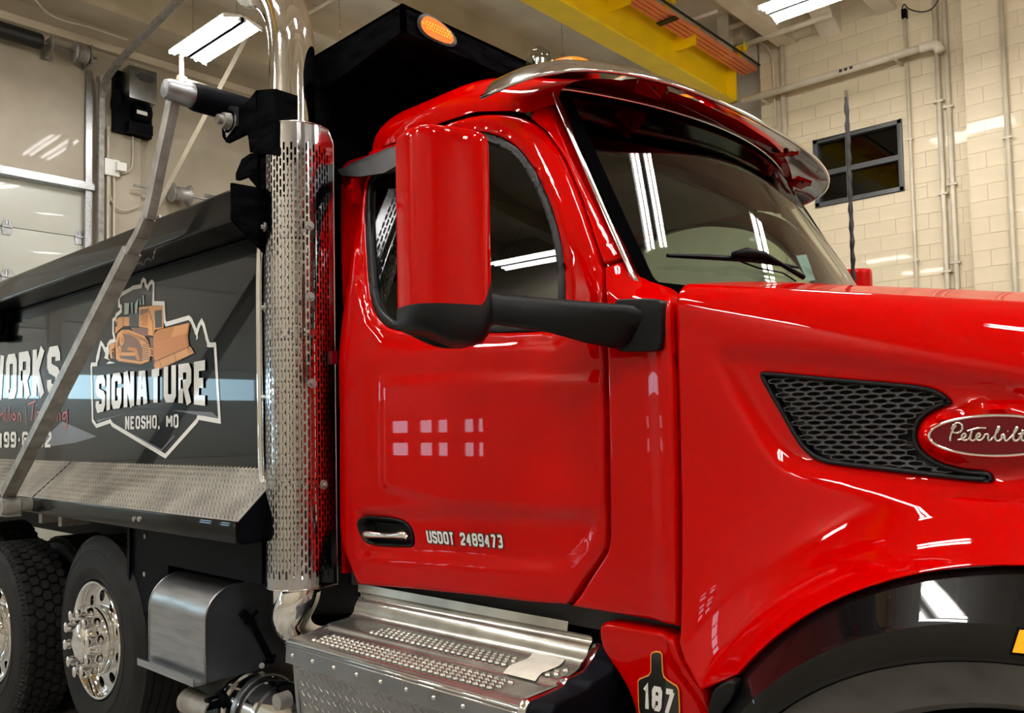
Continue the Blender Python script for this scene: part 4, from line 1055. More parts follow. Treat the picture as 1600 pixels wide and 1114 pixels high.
gx, gy = sx + .028, sy - .0; rg = .122; zb0, zt0 = .965, 2.715
gv, gf = [], []
cwid = .0142; ncol = 33; chh_ = .040; a0 = math.radians(14); da = cwid / rg
def gpt(s, z):
    """s metres round the guard, measured clockwise from the flange"""
    if s < 0:
        t_ = np.array((-math.sin(a0), math.cos(a0))); return (gx + rg * math.cos(a0) + t_[0] * -s, gy + rg * math.sin(a0) + t_[1] * -s, z)
    a = a0 - s / rg; return (gx + rg * math.cos(a), gy + rg * math.sin(a), z)
gm = MB()
zs0, zs1 = zb0 + .035, zt0 - .035
nrow = int((zs1 - zs0) / chh_)
brackets = [(2.30, 0, 7), (1.93, 0, 4), (1.70, 18, 26), (1.33, 0, 30)]
for i in range(-3, ncol):
    off = (i % 2) * .5
    s0, s1 = i * cwid, (i + 1) * cwid; sc_ = (s0 + s1) / 2
    zlist = []
    if off: gm.add([gpt(s0, zs0), gpt(s1, zs0), gpt(s1, zs0 + chh_ / 2), gpt(s0, zs0 + chh_ / 2)], [(0, 1, 2, 3)])
    for j in range(nrow - (1 if off else 0)):
        z0 = zs0 + (j + off) * chh_; z1 = z0 + chh_; zc = (z0 + z1) / 2
        Ou = [(s0, z0), (sc_, z0), (s1, z0), (s1, zc), (s1, z1), (sc_, z1), (s0, z1), (s0, zc)]
        hw, hh = cwid * .27, chh_ * .40
        In = [(sc_ - hw, zc - hh * .85), (sc_, zc - hh), (sc_ + hw, zc - hh * .85), (sc_ + hw, zc), (sc_ + hw, zc + hh * .85), (sc_, zc + hh), (sc_ - hw, zc + hh * .85), (sc_ - hw, zc)]
        P_ = [gpt(*p) for p in Ou + In]
        gm.add(P_, [(k, (k + 1) % 8, 8 + (k + 1) % 8, 8 + k) for k in range(8)])
    ztop = zs0 + nrow * chh_
    if off: gm.add([gpt(s0, ztop - chh_ / 2), gpt(s1, ztop - chh_ / 2), gpt(s1, ztop), gpt(s0, ztop)], [(0, 1, 2, 3)])
    gm.add([gpt(s0, ztop), gpt(s1, ztop), gpt(s1, zt0), gpt(s0, zt0)], [(0, 1, 2, 3)])
    gm.add([gpt(s0, zb0), gpt(s1, zb0), gpt(s1, zs0), gpt(s0, zs0)], [(0, 1, 2, 3)])
sA = -3 * cwid
gm.add([gpt(sA - .03, zb0), gpt(sA, zb0), gpt(sA, zt0), gpt(sA - .03, zt0 - .05)], [(0, 1, 2, 3)])
hg = gm.obj('heat_guard', mat('guard_steel', (196, 197, 202), .12, 1), ex, autos=30)
rm = MB(); rm.tube([gpt(s, zt0) for s in np.linspace(sA, ncol * cwid, 50)], .0035, 6).tube([gpt(s, zb0) for s in np.linspace(sA - .03, ncol * cwid, 50)], .0035, 6)
rm.tube([gpt(sA - .03, zb0), gpt(sA - .03, zt0 - .05), gpt(sA, zt0)], .003, 6)
rm.obj('guard_rim', chrome, hg, smooth=True)
# band clamps under the guard, and bolts on it
for z in (1.35, 1.92, 2.30): MB().lathe([(pr, -.018), (.112, -.014), (.112, .014), (pr, .018)], (gx - .012, gy, z), 'Z', 32).obj('band_clamp', polished, ex, autos=40)
for s, z in [(.055, 2.32), (.055, 2.05), (.05, 1.725), (.0, 1.345), (.27, 2.33), (.27, 2.02)]:
    p = np.array(gpt(s, z)); c_ = np.array((gx, gy, z)); d_ = nrm(p - c_)
    MB().tube([p, p + d_ * .004], .018, 12).tube([p, p + d_ * .014], .008, 6).obj('guard_bolt', galv, ex)
# grab handle beside the guard
gh = E('grab_handle', parent=TR)
hpts = [at(x, y, Y=1.78) for x, y in [(432, 381), (420, 377), (409, 381), (406, 395), (406, 500), (408, 640), (409, 735), (413, 757), (424, 767), (438, 768)]]
MB().tube([hpts[0]] + smooth_path(hpts, 2)[1:-1] + [hpts[-1]], .0155, 16).obj('rail', chrome, gh, smooth=True)
for y in (380, 620, 767):
    a = at(410, y, Y=1.78); b = at(436, y, Y=1.76)
    m = MB(); 
    if y == 620: m.tube([a, b], .010, 10)
    m.tube([b, b + (.02, 0, 0)], .022, 12); m.box(b + (-.012, -.012, -.05), b + (.016, .012, .05)); m.obj('mount', chrome, gh, autos=40)
    for dz in (-.038, .038): MB().tube([b + (.0, -.01, dz), b + (.01, -.028, dz)], .009, 6).obj('bolt', galv, gh)

# ---- cab step
stp = E('cab_step', parent=TR); stp['label'] = 'stainless cab step with raised grip rows'
xa, xb_ = -2.545, -1.475
SP = [(1.932, .979), (1.926, .952), (1.940, .944), (1.938, .930), (1.922, .918), (1.912, .900), (1.908, .882), (1.893, .868), (1.87, .862), (1.80, .860), (1.785, .856), (1.775, .846), (1.76, .842), (1.64, .840), (1.632, .836), (1.624, .833), (1.622, .828)]
sp3 = SP[::-1]
sec = [np.array(p) for p in SP]; sec = [sec[0], sec[1]] + smooth_path(sec[1:-1], 2)[1:] + [sec[-1]]
xs_ = np.linspace(xa, xb_, 9)
m = MB(); k = len(sec)
m.add([(x if j > 1 else min(x, -1.555), p[0], p[1]) for x in xs_ for j, p in enumerate(sec)], [(i * k + j, i * k + j + 1, (i + 1) * k + j + 1, (i + 1) * k + j) for i in range(8) for j in range(k - 1)])
m.obj('step_plate', steelstep, stp, autos=35)
MB().prism([(xa, 1.622, .83), (xa, 1.618, .76), (xa, 1.63, .755), (xa, 1.64, .80), (xa, 1.64, .83)], (xb_ - xa, 0, 0)).obj('front_band', brushed, stp)
for z, r_ in ((.826, .0035), (.815, .0028)): MB().tube([(xa, 1.619, z), (xb_, 1.619, z)], r_, 6).obj('bead', chrome, stp, smooth=True)
for x in np.arange(xa + .04, xb_, .118): MB().lathe([(0, -.006), (.005, -.005), (.0075, 0)], (x, 1.62, .79), 'Y', 10).obj('rivet', chrome, stp, smooth=True)
# grip rows: raised perforated buttons
def grips(y0, y1, z, x0, x1, nm):
    g = MB(); ny = 4; dy = (y1 - y0) / (ny - 1); dx = .0265
    for j in range(ny):
        x = x0 + (j % 2) * dx / 2
        while x < x1:
            c = (x, y0 + j * dy, z); n = 8
            V = []
            for r_, h_ in ((.0125, 0), (.009, .006), (.006, .0065), (.0045, .002)):
                V += [(c[0] + r_ * math.cos(2 * PI * i / n), c[1] + r_ * math.sin(2 * PI * i / n) * .9, c[2] + h_) for i in range(n)]
            g.add(V, [(q * n + i, q * n + (i + 1) % n, (q + 1) * n + (i + 1) % n, (q + 1) * n + i) for q in range(3) for i in range(n)] + [tuple(3 * n + i for i in range(n))]); x += dx
    return g.obj(nm, steelstep, stp, kind='stuff', autos=50)
grips(1.665, 1.735, .8415, -2.44, -1.60, 'grip_row')
grips(1.80, 1.862, .861, -2.30, -1.69, 'grip_row'); grips(1.80, 1.862, .861, -1.525, -1.50, 'grip_row')
tq = [at(808, 996, Z=.875), at(857, 1006, Z=.875), at(858, 1062, Z=.85), at(808, 1049, Z=.85)]
tp = [(-1.69, 1.905, .885), (-1.56, 1.905, .885), (-1.56, 1.895, .872), (-1.69, 1.895, .872)]
def stepz(y):
    ys = [p[0] for p in SP][::-1]; zs = [p[1] for p in SP][::-1]; return float(np.interp(y, ys, zs))
ty = np.linspace(1.768, 1.90, 10)
m = MB(); m.add([(x, y, stepz(y) + .004) for x in (-1.665, -1.545) for y in ty], [(i, i + 1, 11 + i, 10 + i) for i in range(9)])
m.obj('tape_patch', tape, stp, smooth=True)
# end bracket
bp_ = [(1.94, .93), (1.905, .90), (1.86, .875), (1.79, .87), (1.77, .855), (1.63, .85), (1.612, .83), (1.612, .76), (1.66, .60), (1.70, .35), (1.98, .35), (1.99, .93)]
eb = MB().prism([(xb_, y, z) for y, z in bp_], (.03, 0, 0)).obj('end_cap', polished, stp); bevel(eb, .008, 3)
eb = MB().prism([(xb_ + .03, y, z) for y, z in bp_], (.07, .02, 0)).obj('end_bracket', blkpaint, stp); bevel(eb, .01, 3)
MB().prism([(xa, 1.99, .94), (xa, 1.93, .93), (xa, 1.92, .87), (xa, 1.78, .855), (xa, 1.64, .83), (xa, 1.66, .60), (xa, 1.70, .35), (xa, 1.98, .35)], (.02, 0, 0)).obj('end_cap', brushed, stp)
# tread-plate skirt below the step
sk0, sk1 = np.array((1.645, .755)), np.array((1.70, .30))
MB().prism([(xa + .02, *sk0), (xa + .02, *sk1), (xa + .02, sk1[0] + .02, sk1[1]), (xa + .02, sk0[0] + .02, sk0[1])], (xb_ - xa - .02, 0, 0)).obj('skirt_plate', brushed, stp)
MB().tube([(xa + .02, 1.643, .758), (xb_, 1.643, .758)], .011, 8).obj('skirt_roll', plate, stp, smooth=True)
def lugs(org, e1, e2, nrm_, L1, L2, pitch, ll, lw, lh, clipf=None):
    """diamond-plate lugs over a flat sheet: alternate bars at +-45 degrees"""
    org, e1, e2, nn_ = map(lambda v: np.array(v, float), (org, e1, e2, nrm_)); m = MB(); i = 0; a = 0
    while a < L1:
        b = 0; j = 0
        while b < L2:
            for q in (0, 1):
                ca, cb = a + q * pitch / 2, b + q * pitch / 2
                if ca > L1 or cb > L2: continue
                s = 1 if q else -1; d = nrm(e1 * s + e2); t_ = np.cross(nn_, d); c = org + e1 * ca + e2 * cb
                V = [c - d * ll, c - t_ * lw, c + d * ll, c + t_ * lw, c - d * ll * .55 + nn_ * lh, c + d * ll * .55 + nn_ * lh]
                m.add(V, [(0, 1, 5, 4), (1, 2, 5), (2, 3, 5), (3, 0, 4, 5)])
            b += pitch
        a += pitch
    return m
e2_ = nrm((0, sk1[0] - sk0[0], sk1[1] - sk0[1]))
lugs((xa + .03, sk0[0], sk0[1] - .01), (1, 0, 0), e2_, nrm(np.cross((1, 0, 0), e2_)), xb_ - xa - .05, .4, .036, .0115, .0028, .0025).obj('tread_lugs', plate, stp, kind='stuff')
# ---- storage box behind the step
bxx = E('storage_box', parent=TR); bxx['label'] = 'brushed aluminium round-cornered box'
X0, X1 = at(233, 1000, Y=1.65)[0], at(320, 1000, Y=1.65)[0]
pf = [(1.65, .565), (1.65, .80)] + [(1.80 - .15 * math.cos(a), .80 + .135 * math.sin(a)) for a in np.linspace(.15, PI / 2, 10)] + [(2.4, .935), (2.4, .565)]
m = MB(); k = len(pf)
m.add([(x, p[0], p[1]) for x in (X0, X1) for p in pf], [(j, j + 1, k + j + 1, k + j) for j in range(k - 1)])
m.obj('box_shell', alu, bxx, autos=30)
MB().prism([(X1 - .004, y + (.002 if y < 2 else 0), z - .002) for y, z in pf], (.002, 0, 0)).obj('end_panel', mat('box_end_dark', (66, 71, 80), .5, .3, var=.2, vscale=5), bxx)
MB().tube([(X1, p[0], p[1]) for p in pf[:-1]], .005, 6).tube([(X0, p[0], p[1]) for p in pf[:-1]], .004, 6).obj('edge_bead', alu, bxx, smooth=True)
MB().box((X0 - .03, 1.615, .555), (X1 - .02, 1.66, .568)).box((X0 - .03, 1.612, .555), (X1 - .02, 1.618, .585)).obj('ledge', alu, bxx)
lt_ = E('x', parent=bxx); bpy.data.objects.remove(lt_)
a_, b_ = at(390, 965, X=X1 + .03), at(425, 1035, X=X1 + .03)
MB().bar(a_, b_, .022, .018, (1, 0, 0)).bar(at(383, 975, X=X1 + .03), at(402, 955, X=X1 + .03), .012, .01, (1, 0, 0)).bar(at(378, 956, X=X1 + .02), at(396, 975, X=X1 + .02), .03, .02, (1, 0, 0)).bar(at(412, 1037, X=X1 + .03), at(430, 1024, X=X1 + .03), .012, .012, (1, 0, 0)).obj('latch', blkpaint, bxx)
MB().tube([at(409, 1040, X=X1 + .0), at(409, 1040, X=X1 + .05)], .012, 8).obj('latch_bolt', galv, bxx)

# ---- muffler and pipes under the box
mf = E('muffler', parent=TR)
MB().lathe([(0, -.06), (.05, -.055), (.10, -.03), (.125, .02), (.13, .06), (.14, .062), (.14, .085), (.13, .09), (.135, .30), (.142, .30), (.142, .32), (.135, .32), (.135, .9)], (-3.26, 1.86, .42), 'X', 36).obj('canister', polished, mf, autos=35)
MB().lathe([(.142, .17), (.149, .17), (.149, .195), (.142, .195)], (-3.26, 1.86, .42), 'X', 36).obj('clamp_ring', alu, mf, autos=35)
MB().lathe([(.040, -.02), (.052, -.02), (.052, .04), (.047, .05), (.047, .2), (.040, .2), (.040, -.02)], (-3.38, 1.70, .44), 'X', 24).obj('pipe_stub', galv, mf, autos=35)
MB().lathe([(.030, -.01), (.036, -.01), (.036, .1), (.046, .13), (.03, .13)], (-3.24, 1.68, .335), 'X', 20).obj('pipe_stub', galv, mf, autos=35)
MB().lathe([(0, -.05), (.025, -.045), (.025, 0), (.04, .01), (.04, .03), (0, .03)], (-3.2, 1.72, .47), 'Y', 14).obj('sensor', blkpaint, mf, autos=35)
MB().lathe([(0, -.03), (.03, -.03), (.032, .02), (0, .02)], (-2.75, 1.74, .56), 'Y', 14).obj('fitting', galv, mf, autos=35)

# ---- frame, engine bay lumps seen in the gaps
fr2 = MB().box((-9.2, 2.55, .78), (-.2, 2.63, 1.04)).box((-9.2, 3.37, .78), (-.2, 3.45, 1.04))
for x in (-8.6, -7.0, -5.2, -3.5, -1.9): fr2.box((x - .05, 2.6, .8), (x + .05, 3.4, 1.0))
fr2.obj('chassis_frame', blkpaint, TR)
MB().box((-1.3, 2.3, .62), (.5, 3.7, 1.5)).obj('engine_block', blkpaint, TR)
MB().box((-2.5, 2.2, .5), (-1.5, 2.28, .95)).obj('battery_tray', blkpaint, TR)
fb = MB().tube([(-1.42, 2.16, .35), (-1.42, 2.16, .98)], .055, 16).obj('air_duct', galv, TR, smooth=True)
MB().box((-1.5, 2.08, .62), (-1.3, 2.12, .67)).obj('duct_clamp', galv, fb)
MB().tube([(-1.3, 2.12, .2), (-1.3, 2.1, .58), (-1.3, 2.15, .62)], .07, 16).obj('intake_hose', rubber, TR, smooth=True)
MB().prism([(-1.15, 2.2, .3), (-1.62, 2.2, .3), (-1.62, 2.2, 1.0), (-1.15, 2.2, 1.0)], (0, .02, 0)).obj('inner_panel', blkpaint, TR)

# ---- wheels
TMESH = {}
def wheel(x, yo, z, sgn=1, parent=TR, full=True, rib=False):
    """yo = outer sidewall plane; sgn 1: outer face looks to the camera side (-Y)"""
    w_ = E('wheel', parent=parent)
    def put(key, build, name, m, autos=40, kind=None, par=w_):
        if (key, sgn) not in TMESH:
            mb = build(); mb.v = [(a, b * sgn, c) for a, b, c in mb.v]
            if sgn < 0: mb.f = [f[::-1] for f in mb.f]
            o = mb.obj(name, m, None, autos=autos); TMESH[(key, sgn)] = o.data; 
        else: o = bpy.data.objects.new(name, TMESH[(key, sgn)]); C.objects.link(o)
        o.parent = par; o.location = (x, yo, z)
        if kind: o['kind'] = kind
        return o
    def tyre():
        return MB().lathe([(.29, .03), (.30, .008), (.33, -.004), (.36, -.006), (.363, -.003), (.40, .0), (.44, .006), (.445, .004), (.47, .012), (.49, .024), (.498, .03), (.500, .04), (.502, .14), (.500, .24), (.498, .25), (.47, .268), (.42, .285), (.36, .286), (.30, .27), (.29, .25)], (0, 0, 0), 'Y', 96)
    put('tyre', tyre, 'tyre', rubber, 30)
    def tread():
        m = MB(); N = 50; rows = [(.045, .034, 0), (.0925, .040, .5), (.14, .040, 0), (.1875, .040, .5), (.235, .034, 0)]
        for yc, hw, of_ in rows:
            for i in range(N):
                a = 2 * PI * (i + of_) / N; da_ = 2 * PI / N * .5
                P2_ = [(-.86, 0), (-.5, .62), (.5, .62), (.86, 0), (.5, -.62), (-.5, -.62)]
                V = []
                for r_, kk in ((.499, 1.0), (.517, .93)):
                    for u, v in P2_:
                        aa = a + v * da_ * 1.42 * kk; V.append((r_ * math.cos(aa), yc + u * hw * .75 * kk, r_ * math.sin(aa)))
                m.add(V, [(6, 7, 8, 9, 10, 11)] + [(k, (k + 1) % 6, 6 + (k + 1) % 6, 6 + k) for k in range(6)])
        for i in range(110):       # shoulder ribs
            a = 2 * PI * i / 110; m.add([((r_) * math.cos(a + d), yy_, r_ * math.sin(a + d)) for r_, yy_ in ((.478, .013), (.505, .024)) for d in (-.008, .008)] + [(.49 * math.cos(a), .010, .49 * math.sin(a))], [(0, 1, 4), (1, 3, 4), (3, 2, 4), (2, 0, 4)])
        return m
    def ribs():
        pr_ = [(.498, .028), (.512, .034)]
        for k in range(5):
            y0_ = .036 + k * .045
            pr_ += [(.515, y0_), (.515, y0_ + .036), (.503, y0_ + .037), (.503, y0_ + .044)]
        return MB().lathe(pr_[:-2] + [(.498, .262)], (0, 0, 0), 'Y', 96)
    if rib: put('ribs', ribs, 'tread', rubber, 30)
    else: put('tread', tread, 'tread', rubber, 30, 'stuff')
    if not full: return w_
    def rim():
        m = MB().lathe([(.292, .03), (.294, .012), (.288, .002), (.278, .004), (.272, .014), (.266, .035), (.262, .050)], (0, 0, 0), 'Y', 64)
        m.lathe([(.262, .050), (.262, .25)], (0, 0, 0), 'Y', 48)
        return m
    rm_ = put('rim', rim, 'rim', chrome, 40)
    if ('disc', sgn) not in TMESH:
        out = [(.262 * math.cos(a), .262 * math.sin(a)) for a in np.linspace(0, 2 * PI, 72, endpoint=False)]
        hs = [[(.214 * math.cos(b) + .029 * math.cos(a), .214 * math.sin(b) + .029 * math.sin(a)) for a in np.linspace(0, 2 * PI, 18, endpoint=False)] for b in [2 * PI * (i + .5) / 10 for i in range(10)]]
        def fn(px_, pz_):
            r = np.hypot(px_, pz_); return np.interp(r, [0, .155, .175, .20, .235, .262], [.03, .03, .032, .036, .041, .047])
        o = panel('disc', out, fn, polished, None, holes=hs, grid=.012, edge=.0, step=.012, thick=.012)
        for v in o.data.vertices: v.co.y *= sgn
        fixn(o); TMESH[('disc', sgn)] = o.data
    else: o = bpy.data.objects.new('disc', TMESH[('disc', sgn)]); C.objects.link(o)
    o.parent = rm_; o.matrix_parent_inverse = Matrix(); o.location = (0, 0, 0)
    def hub():
        return MB().lathe([(.172, .035), (.171, .0), (.165, -.010), (.125, -.012), (.114, -.018), (.108, -.05), (.095, -.07), (.06, -.088), (.03, -.094), (0, -.095)], (0, 0, 0), 'Y', 48)
    put('hub', hub, 'hub', chrome, 30)
    def nut():
        return MB().lathe([(.027, -.005), (.029, -.022), (.024, -.032), (.022, -.060), (.026, -.068), (.026, -.088), (.018, -.094), (0, -.094)], (0, 0, 0), 'Y', 12)
    for i in range(10):
        a = 2 * PI * i / 10 + .2; o = put('nut', nut, 'lug_nut', chrome, 40); o.location = (x + .1425 * math.cos(a), yo, z + .1425 * math.sin(a))
    return w_
WX1, WX2, ZG = -4.425, -5.56, -.10
w1 = wheel(WX1, 1.72, .525, rib=True); w1['label'] = 'lifted axle wheel with ten hole chrome rim and ribbed tread'
w2 = wheel(WX2, 1.595, .415); w2['label'] = 'drive wheel with coarse block tread'
wheel(WX1, 2 * CYT - 1.72, .525, -1, rib=True)
for X_ in (WX2, WX2 - 1.35):
    if X_ != WX2: wheel(X_, 1.595, .415)
    wheel(X_, 1.93, .415, 1, TR, False); wheel(X_, 2 * CYT - 1.595, .415, -1, TR, True); wheel(X_, 2 * CYT - 1.93, .415, -1, TR, False)
    MB().tube([(X_, 1.9, .415), (X_, 4.1, .415)], .09, 16).obj('axle', blkpaint, TR, smooth=True)
MB().tube([(WX1, 1.9, .525), (WX1, 4.1, .525)], .07, 16).obj('axle', blkpaint, TR, smooth=True)
wheel(-.30, 1.74, .415, 1, TR, True); wheel(-.30, 2 * CYT - 1.74, .415, -1, TR, True)
MB().tube([(-.30, 1.9, .415), (-.30, 4.1, .415)], .06, 16).obj('axle', blkpaint, TR, smooth=True)

# ================================================================== dump body
DB = E('dump_body', parent=TR); DB['label'] = 'black dump body with white lettering'
XB, XE = -2.95, -9.2
MB().box((XE, 1.82, 1.40), (XB, 1.87, 2.36)).obj('side_panel', blkgloss, DB)
MB().box((XE, 2 * CYT - 1.87, 1.40), (XB, 2 * CYT - 1.82, 2.36)).obj('side_panel', blkgloss, DB)
rl = MB().box((XE, 1.62, 2.352), (-2.862, 1.86, 2.476)).obj('top_rail', blkgloss, DB); bevel(rl, .012, 3)
rl = MB().box((XE, 2 * CYT - 1.86, 2.352), (-2.862, 2 * CYT - 1.62, 2.476)).obj('top_rail', blkgloss, DB); bevel(rl, .012, 3)
MB().tube([(XE, 1.818, 2.345), (XB, 1.818, 2.345)], .006, 6).obj('weld_seam', blkpaint, DB)
MB().box((XE, 1.82, 1.25), (XB + .02, 4.18, 1.40)).obj('body_floor', blkpaint, DB)
MB().box((XB - .04, 1.86, 1.2), (XB, 4.14, 3.08)).obj('front_wall', blkworn, DB)
MB().box((XE, 1.86, 1.4), (XE + .05, 4.14, 2.6)).obj('tail_gate', blkpaint, DB)
# front corner structure: end plate of the rail, post, brackets
MB().prism([(-2.858, 1.60, 2.485), (-2.858, 1.60, 2.345), (-2.858, 1.80, 2.19), (-2.858, 1.98, 2.10), (-2.858, 1.98, 2.50)], (-.012, 0, 0)).obj('rail_end_plate', blkworn, DB)
MB().box((-2.95, 1.88, 1.1), (-2.86, 2.05, 3.0)).obj('corner_post', blkworn, DB)
def c1_(x, y): return (320 + x / 4.283, 120 + y / 4.283)
g1 = [at(*c1_(*p), Y=1.70) for p in [(340, 90), (285, 165), (150, 235), (125, 270), (113, 340), (115, 400), (140, 440), (280, 372), (292, 430), (300, 505), (350, 512), (352, 90)]]
bevel(MB().prism(g1, (0, .02, 0)).obj('pivot_plate', blkworn, DB), .003)
g1 = [at(*c1_(*p), Y=1.70) for p in [(340, 90), (350, 512), (470, 516), (470, 78)]]
MB().prism(g1, (0, .1, 0)).obj('pivot_post', blkworn, DB)
g1 = [at(*c1_(*p), Y=1.70) for p in [(300, 512), (245, 550), (205, 645), (205, 692), (280, 665), (345, 742), (350, 508)]]
bevel(MB().prism(g1, (0, .02, 0)).obj('gusset', blkworn, DB), .003)
g1 = [at(*c1_(*p), Y=1.715) for p in [(348, 512), (345, 742), (470, 760), (470, 512)]]
MB().prism(g1, (0, .1, 0)).obj('lower_post', blkworn, DB)
bc = at(*c1_(160, 300), Y=1.69)
MB().lathe([(.0, -.05), (.018, -.05), (.02, -.03), (.03, -.028), (.034, 0), (.045, .0), (.047, .02), (.02, .025), (0, .025)], bc, 'Y', 20).obj('bearing', galv, DB, autos=40)
MB().prism([bc + (-.02, .0, -.06), bc + (.055, 0, -.03), bc + (.06, 0, .045), bc + (0, 0, .065), bc + (-.045, 0, .02)], (0, .018, 0)).obj('bearing_flange', alu, DB)
# sloping tread-plate deck and skirt
dk0, dk1 = np.array((1.818, 1.400)), np.array((1.622, 1.218))
MB().prism([(XE, *dk0), (XE, *dk1), (XE, dk1[0] + .01, dk1[1] - .012), (XE, dk0[0], dk0[1] - .02)], (-2.862 - XE, 0, 0)).obj('deck_plate', plate, DB)
e2_ = nrm((0, dk1[0] - dk0[0], dk1[1] - dk0[1])); nd = -nrm(np.cross((1, 0, 0), e2_))
lg = lugs((-6.8, dk0[0], dk0[1]), (1, 0, 0), e2_, nd, 6.8 - 2.88, .255, .03, .012, .003, .0038)
lg.obj('deck_lugs', plate, DB, kind='stuff')
m = MB(); m.prism([(XE, *dk0), (XE, *dk1), (XE, dk1[0] + .01, dk1[1] - .012), (XE, dk0[0], dk0[1] - .02)], (-2.862 - XE, 0, 0)); m.v = [(a, 2 * CYT - b, c) for a, b, c in m.v]; fixn(m.obj('deck_plate', plate, DB))
MB().bar((-5.0, dk0[0] - .002, dk0[1]), (-5.0, dk1[0] - .002, dk1[1] + .002), .004, .004, (1, 0, 0)).obj('deck_joint', blkpaint, DB)
bevel(MB().box((XE, 1.612, 1.137), (-2.862, 1.64, 1.217)).obj('skirt', blkgloss, DB), .004)
bevel(MB().box((XE, 2 * CYT - 1.64, 1.137), (-2.862, 2 * CYT - 1.612, 1.217)).obj('skirt', blkgloss, DB), .004)
MB().prism([(-2.868, 1.62, 1.14), (-2.868, 1.622, 1.216), (-2.868, 1.82, 1.40), (-2.868, 2.6, 1.40), (-2.868, 2.6, 1.14)], (.012, 0, 0)).obj('deck_end_plate', blkpaint, DB)
MB().box((XE, 1.64, 1.13), (-2.88, 4.36, 1.15)).obj('under_deck', blkpaint, DB)
for x in (211, 219):
    p = at(x, 811, Y=1.61); MB().lathe([(0, -.01), (.012, -.008), (.012, .003)], p, 'Y', 8).obj('skirt_bolt', galv, DB)
# dark mud guard plate in front of the drive wheels
q = [at(206, 826, Y=1.76), at(206, 966, Y=1.76)]
xg = q[0][0]
mg = MB().box((xg, 1.755, .72), (-3.70, 1.77, 1.14)).box((xg - .004, 1.74, .72), (xg + .02, 1.77, 1.14)).box((-3.70, 1.755, .96), (-2.92, 1.77, 1.14)).obj('mud_guard', blkpaint, DB)
for x, y in ((227, 838), (226, 897)): MB().lathe([(0, -.006), (.012, -.004), (.012, .003)], at(x, y, Y=1.755), 'Y', 8).obj('guard_bolt', galv, mg)
MB().box((-5.0, 1.75, 1.05), (-4.95, 1.9, 1.14)).box((-5.3, 1.75, 1.05), (-5.25, 1.9, 1.14)).obj('deck_brace', galv, DB)
# dark opening with ring on the side panel near the frame's left edge
lh = MB(); pc = at(2, 508, Y=1.80)
lh.lathe([(.10, 0), (.115, -.01), (.115, -.03), (.10, -.03), (.09, 0), (0, 0)], pc, 'Y', 28)
lh.box(pc + (-.25, -.01, -.10), pc + (.16, .02, .17)); lh.box(pc + (.16, -.01, .0), pc + (.24, .02, .19)); lh.box(pc + (.1, -.03, -.12), pc + (.18, .01, -.08))
lh.obj('side_hatch', blkworn, DB)

# ---- decals on the side panel
def cP(x, y): return (x / 3.714, 420 + y / 3.714)
def cD(x, y): return (140 + x / 6.555, 430 + y / 6.555)
def on(p, off): return tuple(at(*p, Y=1.82 - off))
dcl = {}
def poly3(pts, m, off, name='decal_piece'):
    k = m.name
    dcl.setdefault((k, round(off, 4)), (MB(), m))[0].add([on(p, off) for p in pts], [tuple(range(len(pts)))])
def line3(pts, m, off, w_, closed=False):
    P = [at(*p, Y=1.82)[[0, 2]] for p in pts]
    v, f = stroke2d(P, w_, closed)
    dcl.setdefault((m.name, round(off, 4)), (MB(), m))[0].add([(a, 1.82 - off, b) for a, b in v], f)
# outline of the emblem
O1 = [cD(*p) for p in [(25, 1114), (25, 915), (75, 912), (78, 850), (105, 740), (120, 692), (142, 722), (160, 765), (180, 752), (195, 775), (192, 715), (212, 682), (262, 668), (258, 640), (245, 590), (245, 460), (270, 440), (278, 408), (310, 382), (325, 368), (325, 322), (306, 312), (306, 222), (330, 195), (430, 142), (442, 130), (532, 112), (540, 62), (556, 45), (572, 60), (578, 102), (602, 132), (616, 92), (640, 66), (660, 86), (655, 288), (762, 290), (772, 470), (788, 502), (1020, 435), (1045, 460), (1088, 560), (1102, 592), (1125, 512), (1150, 470), (1172, 512), (1215, 682), (1230, 715), (1287, 712), (1287, 1114)]]
O1 = O1[1:-1]
shield = [cP(1250, 445), cP(1277, 884), cP(1152, 862), cP(1146, 880), cP(962, 1087), cP(655, 905), cP(642, 884), cP(562, 912), cP(540, 880), cP(532, 565)]
line3(O1 + shield, white, .002, .021, True)
for tr_ in ([(75, 905), (80, 850), (100, 760), (120, 690), (112, 760), (104, 800), (98, 850), (86, 880)], [(145, 730), (160, 770), (180, 750), (196, 790), (190, 850), (210, 870), (150, 850), (160, 810)], [(170, 910), (200, 880), (255, 895), (258, 900)], [(1042, 480), (1090, 560), (1105, 600), (1110, 640), (1092, 665), (1095, 620), (1078, 600), (1072, 560)], [(1120, 520), (1105, 600), (1110, 580), (1135, 520)], [(1160, 510), (1200, 640), (1225, 715), (1225, 735), (1200, 730), (1205, 700), (1185, 650), (1190, 610), (1172, 570)]):
    poly3([cD(*p) for p in tr_], white, .0022)
P_ = lambda *a: [cD(*p) for p in a]
poly3(P_((262, 470), (300, 430), (405, 425), (405, 520), (350, 522), (310, 552), (262, 600)), oran, .003)
poly3(P_((262, 490), (280, 478), (280, 525), (262, 530)), blackd, .004)
line3(P_((350, 435), (352, 520)), oran3, .004, .004)
for q in ([(358, 285), (405, 285), (400, 395), (355, 405)], [(425, 280), (440, 280), (442, 400), (430, 380)], [(497, 240), (487, 385), (465, 388), (465, 300)], [(540, 205), (555, 205), (559, 302), (545, 300)], [(513, 240), (521, 240), (523, 300), (515, 300)]): poly3([cD(*p) for p in q], glassd, .003)
poly3(P_((405, 405), (500, 380), (505, 525), (405, 525)), blackd, .003)
poly3(P_((505, 330), (640, 312), (750, 315), (757, 540), (668, 560), (655, 622), (600, 612), (600, 540), (505, 528)), oran, .0032)
